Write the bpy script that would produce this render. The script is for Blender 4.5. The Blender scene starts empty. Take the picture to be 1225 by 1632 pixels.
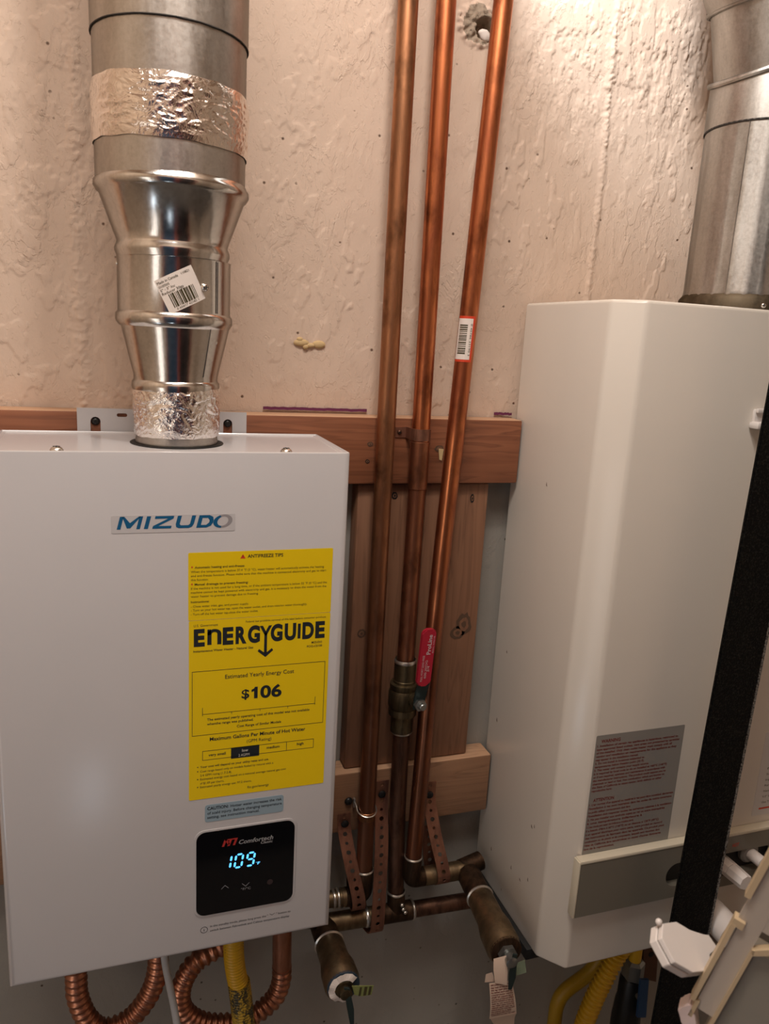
import bpy, bmesh, math, random
from mathutils import Vector, Matrix, noise
PI = math.pi
random.seed(7)
S = bpy.context.scene
COL = S.collection

# ------------------------------------------------------------------ camera
cam_d = bpy.data.cameras.new('camera'); cam = bpy.data.objects.new('camera', cam_d); COL.objects.link(cam)
AX = ((0.9470, -0.3167, 0.0548), (-0.0186, -0.2245, -0.9743), (0.3208, 0.9216, -0.2185))   # right, down, forward
r_, d_, f_ = (Vector(a).normalized() for a in AX)
rot = Matrix(((r_.x, -d_.x, -f_.x), (r_.y, -d_.y, -f_.y), (r_.z, -d_.z, -f_.z)))
cam.matrix_world = Matrix.Translation((0, -0.95, 1.5)) @ rot.to_4x4()
cam_d.sensor_width = 36; cam_d.lens = 1232.2 * 36 / 1632
cam_d.clip_start = 0.02
cam_d.dof.use_dof = True; cam_d.dof.focus_distance = 0.88; cam_d.dof.aperture_fstop = 10
S.camera = cam

# ------------------------------------------------------------------ world, lights, exposure
W = bpy.data.worlds.new('world'); S.world = W; W.use_nodes = True
W.node_tree.nodes['Background'].inputs[0].default_value = (1, 0.9, 0.8, 1)
W.node_tree.nodes['Background'].inputs[1].default_value = 0.02
S.view_settings.view_transform = 'Standard'; S.view_settings.look = 'None'
S.view_settings.gamma = 1; S.view_settings.use_curve_mapping = False
S.view_settings.exposure = -0.12

def light(name, kind, loc, power, color, size=None, size_y=None, aim=None, radius=None):
    l = bpy.data.lights.new(name, kind); o = bpy.data.objects.new(name, l); COL.objects.link(o)
    o.location = loc; l.energy = power; l.color = color
    if kind == 'AREA':
        l.size = size
        if size_y: l.shape = 'RECTANGLE'; l.size_y = size_y
    elif radius: l.shadow_soft_size = radius
    if aim is not None:
        o.rotation_euler = (Vector(aim) - Vector(loc)).to_track_quat('-Z', 'Y').to_euler()
    return o
light('bulb_light', 'POINT', (0.20, -0.54, 2.30), 16, (1.0, 0.95, 0.90), radius=0.05)
sp = light('wall_spot_light', 'SPOT', (0.42, -0.24, 2.25), 18, (0.88, 0.95, 1.0), radius=0.025, aim=(0.62, 0, 2.10))
sp.data.spot_size = math.radians(80); sp.data.spot_blend = 0.5
light('ceiling_fill_light', 'AREA', (-0.10, -0.80, 2.46), 9.0, (1.0, 0.95, 0.89), size=0.5, size_y=0.3, aim=(-0.05, -0.7, 0))  # added soft fill under the ceiling, no fixture stands here
light('left_fill_light', 'AREA', (-0.72, -0.95, 0.95), 2.0, (1.0, 0.93, 0.86), size=0.35, size_y=0.9, aim=(0.5, -0.3, 0.9))  # added fill from the left, not a lamp of the room
light('cool_highlight_light', 'AREA', (-0.70, -0.88, 0.34), 0.45, (0.75, 0.87, 1.0), size=0.10, size_y=0.22, aim=(0.52, -0.22, 1.03))  # added bluish light for the highlight on the right heater's angled corner
light('cool_highlight_light', 'AREA', (-0.17, -1.33, 0.42), 0.22, (0.75, 0.87, 1.0), size=0.07, size_y=0.20, aim=(-0.06, -0.19, 1.02))  # added bluish light for the sheen on the left heater's front

# ------------------------------------------------------------------ material helpers
def mat(name, base=(0.5, 0.5, 0.5), rough=0.5, metal=0.0, **kw):
    m = bpy.data.materials.new(name); m.use_nodes = True
    b = m.node_tree.nodes['Principled BSDF']
    b.inputs['Base Color'].default_value = (*base, 1); b.inputs['Roughness'].default_value = rough
    b.inputs['Metallic'].default_value = metal
    for k, v in kw.items():
        b.inputs[k.replace('_', ' ')].default_value = v
    return m
def nd(m, t, **kw):
    n = m.node_tree.nodes.new(t)
    for k, v in kw.items(): setattr(n, k, v)
    return n
def lk(m, a, b): m.node_tree.links.new(a, b)
def bsdf(m): return m.node_tree.nodes['Principled BSDF']
def coords(m, scale=(1, 1, 1), src='Object'):
    tc = nd(m, 'ShaderNodeTexCoord'); mp = nd(m, 'ShaderNodeMapping')
    mp.inputs['Scale'].default_value = scale
    lk(m, tc.outputs[src], mp.inputs[0]); return mp.outputs[0]
def noise_tex(m, vec, scale, detail=4, rough=0.55, dist=0):
    n = nd(m, 'ShaderNodeTexNoise'); n.inputs['Scale'].default_value = scale
    n.inputs['Detail'].default_value = detail; n.inputs['Roughness'].default_value = rough
    n.inputs['Distortion'].default_value = dist
    lk(m, vec, n.inputs['Vector']); return n.outputs['Fac']
def ramp(m, fac, stops):
    r = nd(m, 'ShaderNodeValToRGB'); e = r.color_ramp.elements
    while len(e) < len(stops): e.new(0.5)
    for el, (p, c) in zip(e, stops):
        el.position = p; el.color = (*c, 1) if len(c) == 3 else c
    lk(m, fac, r.inputs[0]); return r.outputs[0]
def mathn(m, op, a, b=None):
    n = nd(m, 'ShaderNodeMath', operation=op)
    for i, v in enumerate((a, b)):
        if v is None: continue
        if isinstance(v, (int, float)): n.inputs[i].default_value = v
        else: lk(m, v, n.inputs[i])
    return n.outputs[0]
def bump(m, h, strength=0.3, dist=0.002, prev=None):
    n = nd(m, 'ShaderNodeBump'); n.inputs['Strength'].default_value = strength
    n.inputs['Distance'].default_value = dist
    lk(m, h, n.inputs['Height'])
    if prev is not None: lk(m, prev, n.inputs['Normal'])
    lk(m, n.outputs[0], bsdf(m).inputs['Normal']); return n.outputs[0]
def mixc(m, fac, a, b, blend='MIX'):
    n = nd(m, 'ShaderNodeMix', data_type='RGBA', blend_type=blend)
    for s, v in ((n.inputs[0], fac), (n.inputs[6], a), (n.inputs[7], b)):
        if isinstance(v, (int, float)): s.default_value = v
        elif isinstance(v, tuple): s.default_value = (*v, 1)
        else: lk(m, v, s)
    return n.outputs[2]

# ------------------------------------------------------------------ materials
def plaster(name, c1, c2, relief=1.0):
    m = mat(name, c1, 0.75)
    v = coords(m)
    big = noise_tex(m, v, 5, 5)
    col = ramp(m, big, [(0.3, c1), (0.7, c2)])
    vs = coords(m, (1, 1, 0.5))
    patch = ramp(m, noise_tex(m, v, 6.5, 3), [(0.50, (0.06,) * 3), (0.66, (1, 1, 1))])
    n1 = noise_tex(m, vs, 36, 5, 0.58, 0.7)
    cliff = mathn(m, 'ADD', ramp(m, n1, [(0.545, (0, 0, 0)), (0.565, (1, 1, 1))]), ramp(m, n1, [(0.435, (0, 0, 0)), (0.448, (0.6, 0.6, 0.6))]))
    cliff = mathn(m, 'MULTIPLY', cliff, patch)
    n3 = noise_tex(m, vs, 120, 4, 0.6, 0.4)
    cliff2 = mathn(m, 'MULTIPLY', ramp(m, n3, [(0.56, (0, 0, 0)), (0.59, (1, 1, 1))]), 0.35)
    n2 = noise_tex(m, v, 330, 4, 0.6)
    vo = nd(m, 'ShaderNodeTexVoronoi'); vo.inputs['Scale'].default_value = 46; lk(m, v, vo.inputs['Vector'])
    gate = ramp(m, noise_tex(m, v, 21, 2), [(0.50, (0, 0, 0)), (0.54, (1, 1, 1))])
    pit = ramp(m, vo.outputs['Distance'], [(0.045, (1, 1, 1)), (0.10, (0, 0, 0))])
    pits = mathn(m, 'MULTIPLY', pit, gate)
    lk(m, mixc(m, pits, col, (c1[0] * 0.22, c1[1] * 0.17, c1[2] * 0.14)), bsdf(m).inputs['Base Color'])
    h = mathn(m, 'SUBTRACT', mathn(m, 'ADD', mathn(m, 'ADD', cliff, cliff2), mathn(m, 'MULTIPLY', n2, 0.35)), mathn(m, 'MULTIPLY', pits, 1.5))
    bump(m, h, 0.8 * relief, 0.0017)
    return m
M_wall = plaster('painted_plaster', (0.59, 0.445, 0.345), (0.65, 0.50, 0.395), 0.6)
M_conc = plaster('grey_concrete', (0.29, 0.265, 0.232), (0.325, 0.30, 0.262), 0.35)

def wood(name, c1, c2, axis, seed=0):
    m = mat(name, c1, 0.55)
    sc = [38, 38, 38]; sc[axis] = 2.2
    v = coords(m, tuple(sc))
    add = nd(m, 'ShaderNodeVectorMath', operation='ADD'); add.inputs[1].default_value = (seed, seed * 2.3, seed * 1.7)
    lk(m, v, add.inputs[0])
    n1 = noise_tex(m, add.outputs[0], 1.3, 3, 0.5, 0.4)
    lines = mathn(m, 'FRACT', mathn(m, 'MULTIPLY', n1, 7.0))
    g = ramp(m, lines, [(0, c2), (0.7, c1), (0.93, tuple(x * 0.72 for x in c2)), (1, c2)])
    big = noise_tex(m, coords(m), 9, 2)
    lk(m, mixc(m, mathn(m, 'MULTIPLY', big, 0.8), g, c1), bsdf(m).inputs['Base Color'])
    bump(m, lines, 0.12, 0.0006)
    return m
M_wood_h = wood('reddish_softwood', (0.27, 0.098, 0.045), (0.17, 0.055, 0.024), 0)
M_wood_h2 = wood('brown_softwood', (0.29, 0.155, 0.085), (0.24, 0.12, 0.065), 0, 5)
M_wood_v = wood('upright_softwood', (0.24, 0.115, 0.062), (0.19, 0.085, 0.045), 2, 9)
M_wood_top = wood('pale_softwood', (0.55, 0.33, 0.2), (0.5, 0.29, 0.17), 0, 3)
M_knot = mat('wood_knot', (0.10, 0.055, 0.032), 0.7)

def enamel(name, c, rough=0.28):
    m = mat(name, c, rough)
    v = coords(m)
    n = noise_tex(m, v, 6, 3)
    lk(m, ramp(m, n, [(0.3, tuple(x * 0.965 for x in c)), (0.7, c)]), bsdf(m).inputs['Base Color'])
    return m
M_white = enamel('white_enamel', (0.55, 0.53, 0.535), 0.2)
M_cream = enamel('cream_enamel', (0.71, 0.655, 0.585), 0.22)

def galv(name, c, rough, spang):
    m = mat(name, c, rough, 1.0)
    v = coords(m)
    n0 = noise_tex(m, v, 260, 3, 0.7)
    n = noise_tex(m, coords(m, (1, 1, 0.16)), 55, 5, 0.6)
    mixv = mathn(m, 'ADD', mathn(m, 'MULTIPLY', n0, 0.4), mathn(m, 'MULTIPLY', n, 0.6))
    lk(m, ramp(m, mixv, [(0.32, tuple(x * (1 - spang) for x in c)), (0.62, c)]), bsdf(m).inputs['Base Color'])
    lk(m, ramp(m, mixv, [(0.3, (rough * 0.8,) * 3), (0.7, (rough * 1.35,) * 3)]), bsdf(m).inputs['Roughness'])
    bump(m, n, 0.10, 0.0015)
    bsdf(m).inputs['Specular Tint'].default_value = (0.42, 0.40, 0.38, 1)
    return m
M_galv_new = galv('bright_galvanized', (0.74, 0.72, 0.69), 0.17, 0.3)
M_galv_old = galv('dull_galvanized', (0.56, 0.53, 0.49), 0.34, 0.3)
M_galv_grey = galv('weathered_galvanized', (0.52, 0.50, 0.47), 0.36, 0.35)
def foil(name, c, rough, sc, strength):
    m = mat(name, c, rough, 1.0); v = coords(m)
    n1 = mathn(m, 'ABSOLUTE', mathn(m, 'SUBTRACT', noise_tex(m, v, sc, 3, 0.6, 1.2), 0.5))
    n2 = mathn(m, 'ABSOLUTE', mathn(m, 'SUBTRACT', noise_tex(m, v, sc * 2.3, 3, 0.6, 0.8), 0.5))
    bump(m, mathn(m, 'ADD', n1, mathn(m, 'MULTIPLY', n2, 0.5)), strength, 0.006); return m
M_foil = foil('aluminium_foil', (0.90, 0.87, 0.84), 0.13, 80, 0.32)
M_foil_tape = foil('wrinkled_foil_tape', (0.84, 0.77, 0.71), 0.18, 55, 0.30)
M_seam = mat('dark_seam', (0.03, 0.025, 0.022), 0.7)
M_screw = mat('zinc_screw', (0.72, 0.70, 0.66), 0.25, 1.0)
M_black_screw = mat('black_screw', (0.02, 0.02, 0.02), 0.4, 0.5)

def copper(name, c_bright, c_dark, rough, amt, foot=None):
    m = mat(name, c_bright, rough, 0.95)
    v = coords(m, (1, 1, 0.16))
    n = noise_tex(m, v, 70, 5, 0.6, 0.5)
    n2 = noise_tex(m, coords(m, (1, 1, 0.6)), 24, 4, 0.6)
    col = ramp(m, n, [(0.35, c_dark), (0.62, c_bright)])
    col = mixc(m, ramp(m, n2, [(0.52, (0, 0, 0)), (0.72, (amt,) * 3)]), col, tuple(x * 0.35 for x in c_dark))
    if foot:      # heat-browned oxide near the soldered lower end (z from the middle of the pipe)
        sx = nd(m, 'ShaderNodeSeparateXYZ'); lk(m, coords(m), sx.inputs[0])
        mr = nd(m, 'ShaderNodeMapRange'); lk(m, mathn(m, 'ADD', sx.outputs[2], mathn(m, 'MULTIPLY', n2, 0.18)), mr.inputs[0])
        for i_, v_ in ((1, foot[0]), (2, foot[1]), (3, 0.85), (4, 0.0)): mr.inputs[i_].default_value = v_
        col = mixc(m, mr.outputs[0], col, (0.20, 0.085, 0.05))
    lk(m, col, bsdf(m).inputs['Base Color'])
    lk(m, ramp(m, n, [(0.3, (min(1, rough + 0.18),) * 3), (0.7, (rough,) * 3)]), bsdf(m).inputs['Roughness'])
    return m
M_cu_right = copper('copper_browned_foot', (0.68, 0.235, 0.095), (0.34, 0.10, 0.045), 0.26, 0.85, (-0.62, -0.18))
M_cu = copper('copper', (0.68, 0.235, 0.095), (0.34, 0.10, 0.045), 0.26, 0.85)
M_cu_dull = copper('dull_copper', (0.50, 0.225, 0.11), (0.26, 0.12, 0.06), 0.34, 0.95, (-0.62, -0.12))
M_cu_low = copper('browned_copper', (0.40, 0.165, 0.085), (0.22, 0.085, 0.05), 0.34, 0.9)
M_cu_dark = copper('tarnished_copper', (0.22, 0.115, 0.075), (0.09, 0.048, 0.034), 0.4, 0.9)
M_cu_strap = copper('copper_strap_metal', (0.44, 0.22, 0.145), (0.24, 0.115, 0.08), 0.45, 0.7)
M_cu_flex = copper('corrugated_copper_metal', (0.58, 0.27, 0.17), (0.40, 0.17, 0.10), 0.28, 0.4)
M_bronze = copper('bronze', (0.30, 0.215, 0.125), (0.17, 0.12, 0.07), 0.36, 0.7)
M_flux = copper('burnt_fitting', (0.12, 0.07, 0.042), (0.035, 0.022, 0.015), 0.48, 0.85)
M_solder = mat('solder', (0.62, 0.58, 0.52), 0.3, 0.9)
M_brass = copper('dull_brass', (0.19, 0.145, 0.08), (0.07, 0.052, 0.03), 0.42, 0.8)

M_yellow = mat('yellow_label', (0.82, 0.58, 0.010), 0.25)
M_ink = mat('black_ink', (0.012, 0.016, 0.02), 0.5)
M_ink_soft = mat('soft_black_ink', (0.05, 0.04, 0.012), 0.5)
M_white_ink = mat('pale_ink', (0.6, 0.58, 0.5), 0.5)
M_blue_ink = mat('blue_logo_ink', (0.006, 0.10, 0.23), 0.4)
M_silver_ink = mat('grey_logo_ink', (0.30, 0.28, 0.29), 0.35)
M_panel_grey = mat('panel_grey_ink', (0.30, 0.30, 0.31), 0.5)
M_red_ink = mat('red_ink', (0.62, 0.05, 0.015), 0.5)
M_maroon = mat('maroon_ink', (0.17, 0.022, 0.018), 0.6)
M_clear = mat('clear_sticker', (0.56, 0.54, 0.545), 0.12)
M_caution = mat('pale_blue_label', (0.27, 0.36, 0.42), 0.35)
M_panel = mat('black_glass', (0.004, 0.004, 0.005), 0.07)
M_led = mat('blue_led', (0.1, 0.5, 1), 0.5)
bsdf(M_led).inputs['Emission Color'].default_value = (0.10, 0.50, 1, 1); bsdf(M_led).inputs['Emission Strength'].default_value = 1.6
M_icon = mat('panel_icon', (0.30, 0.30, 0.32), 0.5)
M_icon_dim = mat('dim_panel_icon', (0.035, 0.02, 0.02), 0.5)
M_logo_red = mat('red_logo', (0.42, 0.03, 0.025), 0.4)
M_greylabel = mat('silver_grey_label', (0.25, 0.235, 0.215), 0.4)
M_bezel = mat('olive_grey_plastic', (0.17, 0.155, 0.125), 0.42)
M_bezel_edge = mat('pale_trim_edge', (0.62, 0.56, 0.44), 0.4)
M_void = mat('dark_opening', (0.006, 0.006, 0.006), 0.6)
M_plastic = mat('white_plastic', (0.72, 0.67, 0.64), 0.35)
M_paper = mat('paper', (0.74, 0.66, 0.60), 0.6)
M_tag = mat('tan_paper_tag', (0.66, 0.50, 0.39), 0.7)
M_red = mat('red_vinyl', (0.36, 0.012, 0.03), 0.4)
M_steel = mat('dull_steel', (0.33, 0.34, 0.33), 0.35, 0.9)
M_dark_steel = mat('dark_teal_steel', (0.035, 0.055, 0.055), 0.4, 0.6)
M_yel_hose = mat('yellow_coating', (0.62, 0.36, 0.012), 0.4)
M_yel_pipe = mat('yellow_paint', (0.42, 0.25, 0.008), 0.45)
M_grey_cable = mat('pale_grey_cable', (0.50, 0.50, 0.50), 0.45)
M_blue = mat('blue_vinyl', (0.008, 0.045, 0.13), 0.4)
M_brown = mat('brown_copper_plate', (0.13, 0.065, 0.04), 0.5, 0.6)
M_beige = mat('beige_plastic', (0.46, 0.40, 0.34), 0.45)
M_tan_rim = mat('tan_plastic_rim', (0.52, 0.40, 0.25), 0.4)
M_pinkwhite = mat('pinkish_white_plastic', (0.75, 0.62, 0.60), 0.4)
M_foam = mat('yellowed_foam', (0.56, 0.40, 0.20), 0.8)
M_purple = mat('purple_marker', (0.13, 0.02, 0.07), 0.7)
M_mortar = plaster('grey_mortar', (0.27, 0.205, 0.145), (0.40, 0.32, 0.24))
M_greentag = mat('olive_green_tag', (0.20, 0.22, 0.07), 0.5)
M_palegreen = mat('faded_green_tag', (0.20, 0.25, 0.17), 0.6)
M_floor = mat('floor_concrete', (0.16, 0.145, 0.13), 0.8)
M_room = mat('room_paint', (0.70, 0.60, 0.50), 0.8)
M_ceil = mat('ceiling_boards', (0.50, 0.36, 0.25), 0.8)
M_panelling = mat('tan_panelling', (0.58, 0.45, 0.33), 0.6)
M_dark = mat('dark_rear_panel', (0.012, 0.011, 0.012), 0.7)
M_rear_blue = mat('dark_blue_panel_paint', (0.02, 0.065, 0.13), 0.4)
M_rear_trim = mat('red_brown_trim', (0.35, 0.08, 0.05), 0.5)
m = M_blackbar = mat('black_crinkle_coat', (0.012, 0.012, 0.011), 0.7, Specular_IOR_Level=0.12)
v = coords(m); n = noise_tex(m, v, 420, 3, 0.6); bump(m, n, 0.7, 0.002)
lk(m, ramp(m, n, [(0.50, (0.003, 0.003, 0.003)), (0.78, (0.03, 0.028, 0.022))]), bsdf(m).inputs['Base Color'])
m = M_wornedge = mat('worn_black_edge', (0.02, 0.02, 0.02), 0.5)
n = noise_tex(m, coords(m), 380, 3, 0.7)
lk(m, ramp(m, n, [(0.42, (0.012, 0.012, 0.012)), (0.62, (0.30, 0.29, 0.27))]), bsdf(m).inputs['Base Color'])

# ------------------------------------------------------------------ object helpers
POS = {}
def thing(name, label, cat, loc=(0, 0, 0), group=None):
    o = bpy.data.objects.new(name, None); COL.objects.link(o); o.location = loc; o.empty_display_size = 0.05
    POS[o] = Vector(loc); tag(o, label, cat, group); return o
def tag(o, label, cat, group=None):
    o['label'] = label; o['category'] = cat
    if group: o['group'] = group
    return o
def obj(name, bm, mats, parent=None, label=None, smooth=35, kind=None):
    if not isinstance(mats, (list, tuple)): mats = [mats]
    bmesh.ops.recalc_face_normals(bm, faces=bm.faces) if smooth is not None and smooth != 'raw' else None
    c = Vector((0, 0, 0))
    if len(bm.verts):
        lo = Vector((min(v.co[i] for v in bm.verts) for i in range(3))); hi = Vector((max(v.co[i] for v in bm.verts) for i in range(3)))
        c = (lo + hi) / 2
    bmesh.ops.translate(bm, verts=bm.verts, vec=-c)
    me = bpy.data.meshes.new(name); bm.to_mesh(me); bm.free()
    for mm in mats: me.materials.append(mm)
    if isinstance(smooth, (int, float)) and smooth > 0:
        me.shade_smooth()
        me.set_sharp_from_angle(angle=math.radians(smooth))
    o = bpy.data.objects.new(name, me); COL.objects.link(o)
    POS[o] = c
    if parent is not None:
        o.parent = parent; o.location = c - POS[parent]
    else: o.location = c
    if label: o['label'] = label
    if kind: o['kind'] = kind
    return o
def B(): return bmesh.new()
def box(bm, x0, x1, y0, y1, z0, z1, bev=0, seg=2, mi=0):
    vs = [bm.verts.new((x, y, z)) for x in (x0, x1) for y in (y0, y1) for z in (z0, z1)]
    q = [(0, 1, 3, 2), (4, 6, 7, 5), (0, 4, 5, 1), (2, 3, 7, 6), (0, 2, 6, 4), (1, 5, 7, 3)]
    fs = [bm.faces.new([vs[i] for i in f]) for f in q]
    for f in fs: f.material_index = mi
    if bev:
        es = list({e for f in fs for e in f.edges})
        bmesh.ops.bevel(bm, geom=es, offset=bev, segments=seg, profile=0.5, affect='EDGES')
    return fs
def frame(t):
    t = Vector(t).normalized()
    a = Vector((0, 0, 1)) if abs(t.z) < 0.9 else Vector((1, 0, 0))
    u = a.cross(t).normalized(); return u, t.cross(u).normalized(), t
def tube(bm, pts, rad, seg=20, cap=True, mi=0, mod=None):
    """sweep a circle along pts (parallel transport); rad = number or one per point"""
    pts = [Vector(p) for p in pts]; n = len(pts)
    rads = rad if isinstance(rad, (list, tuple)) else [rad] * n
    tang = []
    for i in range(n):
        a = pts[max(i - 1, 0)]; b = pts[min(i + 1, n - 1)]
        if i == 0: t = pts[1] - pts[0]
        elif i == n - 1: t = pts[-1] - pts[-2]
        else:
            t = (pts[i] - pts[i - 1]).normalized() + (pts[i + 1] - pts[i]).normalized()
        if t.length < 1e-9: t = b - a
        if t.length < 1e-9: t = tang[-1] if tang else Vector((0, 0, 1))
        tang.append(t.normalized())
    u, w, t = frame(tang[0]); rings = []
    for i in range(n):
        if i:
            ax = tang[i - 1].cross(tang[i])
            if ax.length > 1e-8:
                R = Matrix.Rotation(tang[i - 1].angle(tang[i]), 3, ax.normalized()); u = R @ u; w = R @ w
        ring = []
        for k in range(seg):
            a = 2 * PI * k / seg
            rr = rads[i] * (mod(i, a) if mod else 1)
            ring.append(bm.verts.new(pts[i] + (u * math.cos(a) + w * math.sin(a)) * rr))
        rings.append(ring)
    for i in range(n - 1):
        for k in range(seg):
            f = bm.faces.new((rings[i][k], rings[i][(k + 1) % seg], rings[i + 1][(k + 1) % seg], rings[i + 1][k])); f.material_index = mi
    if cap:
        for r in (rings[0], rings[-1]):
            f = bm.faces.new(r); f.material_index = mi
    return rings
def lathe(bm, prof, base, axis=(0, 0, 1), seg=48, mi=0, cap=True):
    """prof: (radius, distance along axis)"""
    ax = Vector(axis).normalized()
    return tube(bm, [Vector(base) + ax * h for r, h in _sep(prof)], [r for r, h in prof], seg, cap, mi) if False else _lathe(bm, prof, Vector(base), ax, seg, mi, cap)
def _lathe(bm, prof, base, ax, seg, mi, cap):
    u, w, t = frame(ax); rings = []
    for r, h in prof:
        rings.append([bm.verts.new(base + t * h + (u * math.cos(2 * PI * k / seg) + w * math.sin(2 * PI * k / seg)) * r) for k in range(seg)])
    for i in range(len(rings) - 1):
        for k in range(seg):
            f = bm.faces.new((rings[i][k], rings[i][(k + 1) % seg], rings[i + 1][(k + 1) % seg], rings[i + 1][k])); f.material_index = mi
    if cap:
        for r in (rings[0], rings[-1]): bm.faces.new(r).material_index = mi
    return rings
def prism(bm, poly, vec, mi=0):
    """extrude a 3-D polygon along vec"""
    vec = Vector(vec)
    a = [bm.verts.new(Vector(p)) for p in poly]; b = [bm.verts.new(Vector(p) + vec) for p in poly]
    n = len(a)
    bm.faces.new(a).material_index = mi; bm.faces.new(b[::-1]).material_index = mi
    for i in range(n): bm.faces.new((a[i], b[i], b[(i + 1) % n], a[(i + 1) % n])).material_index = mi
def smooth_path(pts, n=8):
    """Catmull-Rom through pts"""
    P = [Vector(p) for p in pts]; P = [P[0] * 2 - P[1]] + P + [P[-1] * 2 - P[-2]]; out = []
    for i in range(1, len(P) - 2):
        for k in range(n):
            t = k / n; a, b, c, d = P[i - 1:i + 3]
            out.append(0.5 * ((2 * b) + (c - a) * t + (2 * a - 5 * b + 4 * c - d) * t * t + (3 * b - a - 3 * c + d) * t ** 3))
    out.append(P[-2]); return out
def resample(pts, step):
    out = [pts[0]]; acc = 0; 
    for a, b in zip(pts, pts[1:]):
        L = (b - a).length
        if L < 1e-9: continue
        d = step - acc
        while d <= L:
            out.append(a + (b - a) * (d / L)); d += step
        acc = L - (d - step)
    out.append(pts[-1]) if (out[-1] - pts[-1]).length > 1e-5 else None
    return out
def rrect(x0, x1, z0, z1, r, y, n=6):
    out = []
    for cx, cz, a0 in ((x1 - r, z1 - r, 0), (x0 + r, z1 - r, 90), (x0 + r, z0 + r, 180), (x1 - r, z0 + r, 270)):
        for k in range(n + 1):
            a = math.radians(a0 + 90 * k / n); out.append((cx + r * math.cos(a), y, cz + r * math.sin(a)))
    return out
def corrugated(pts, r, pitch, depth, seg=18):
    P = resample(smooth_path(pts, 10), pitch / 6)
    rads = [r * (1 + depth * math.sin(2 * PI * i / 6)) for i in range(len(P))]
    bm = B(); tube(bm, P, rads, seg); return bm
def screw_head(bm, c, axis, r, h, mi=0, cross_mi=1):
    c = Vector(c); lathe(bm, [(r, 0), (r * 0.96, h * 0.35), (r * 0.75, h * 0.75), (r * 0.4, h * 0.97), (0.0001, h)], c, axis, 16, mi)
    u, w, t = frame(axis)
    for d, e in ((u, w), (w, u)):
        p = [c + t * (h * 0.9) + d * s * r * 0.5 + e * q * r * 0.1 for s, q in ((-1, -1), (1, -1), (1, 1), (-1, 1))]
        prism(bm, p, t * (h * 0.16), cross_mi)

# plates with holes, cut from 2-D outlines
def plate(outlines, thick, mapf):
    cu = bpy.data.curves.new('c', 'CURVE'); cu.dimensions = '2D'; cu.fill_mode = 'BOTH'; cu.extrude = thick / 2
    for ol in outlines:
        sp = cu.splines.new('POLY'); sp.points.add(len(ol) - 1); sp.use_cyclic_u = True
        for p, q in zip(sp.points, ol): p.co = (q[0], q[1], 0, 1)
    o = bpy.data.objects.new('c', cu); COL.objects.link(o)
    bpy.context.view_layer.update()
    dg = bpy.context.evaluated_depsgraph_get(); me = o.evaluated_get(dg).to_mesh()
    bm = B(); bm.from_mesh(me); o.evaluated_get(dg).to_mesh_clear(); bpy.data.objects.remove(o)
    bmesh.ops.remove_doubles(bm, verts=bm.verts, dist=1e-6)
    for v in bm.verts: v.co = Vector(mapf(v.co.x, v.co.y, v.co.z))
    return bm
def circ(cx, cy, r, n=16): return [(cx + r * math.cos(2 * PI * k / n), cy + r * math.sin(2 * PI * k / n)) for k in range(n)]
def slot(x0, x1, y0, y1, n=8):
    r = min(x1 - x0, y1 - y0) / 2
    return [(p[0], p[2]) for p in rrect(x0, x1, y0, y1, r * 0.999, 0, n)]

# lettering: queue of lines, made into flat meshes in one go
TQ = []
def text(key, s, x0, x1, z, h, y=None, bold=0.0, shear=0.0, mapf=None, mi=0):
    TQ.append(dict(key=key, s=s, x0=x0, x1=x1, z=z, h=h, y=y, bold=bold, shear=shear, mapf=mapf, mi=mi))
def build_text(groups):
    """groups: key -> (parent, materials, extra bmesh or None)"""
    lst = []
    for t in TQ:
        cu = bpy.data.curves.new('t', 'FONT'); cu.body = t['s']; cu.size = 1; cu.resolution_u = 2 if t['h'] < 0.006 else 5
        cu.offset = t['bold']; cu.shear = t['shear']
        o = bpy.data.objects.new('t', cu); COL.objects.link(o); lst.append(o)
    cu = bpy.data.curves.new('t', 'FONT'); cu.body = 'H'; cu.size = 1; oh = bpy.data.objects.new('t', cu); COL.objects.link(oh)
    bpy.context.view_layer.update(); dg = bpy.context.evaluated_depsgraph_get()
    capH = oh.evaluated_get(dg).to_mesh(); CH = max(v.co.y for v in capH.vertices); bpy.data.objects.remove(oh)
    bms = {}
    for t, o in zip(TQ, lst):
        ev = o.evaluated_get(dg); me = ev.to_mesh()
        bm = bms.setdefault(t['key'], B())
        if len(me.vertices) == 0: continue
        mnx = min(v.co.x for v in me.vertices); mxx = max(v.co.x for v in me.vertices)
        sx = (t['x1'] - t['x0']) / max(mxx - mnx, 1e-6); sz = t['h'] / CH
        vs = []
        for v in me.vertices:
            x = t['x0'] + (v.co.x - mnx) * sx; z = t['z'] + v.co.y * sz
            vs.append(bm.verts.new(t['mapf'](x, z) if t['mapf'] else (x, t['y'], z)))
        for p in me.polygons:
            try: bm.faces.new([vs[i] for i in p.vertices]).material_index = t['mi']
            except ValueError: pass
        ev.to_mesh_clear()
    for o in lst: bpy.data.objects.remove(o)
    for k, (parent, mats, extra, nm) in groups.items():
        bm = bms.get(k, B())
        if extra is not None:
            me = bpy.data.meshes.new('x'); extra.to_mesh(me); extra.free(); bm.from_mesh(me); bpy.data.meshes.remove(me)
        obj(nm, bm, mats, parent, smooth='raw')
def qrect(bm, x0, x1, z0, z1, y, mi=0):
    f = bm.faces.new([bm.verts.new(p) for p in ((x0, y, z0), (x1, y, z0), (x1, y, z1), (x0, y, z1))]); f.material_index = mi
def qpoly(bm, pts, y, mi=0):
    bm.faces.new([bm.verts.new((p[0], y, p[1])) for p in pts]).material_index = mi
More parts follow.
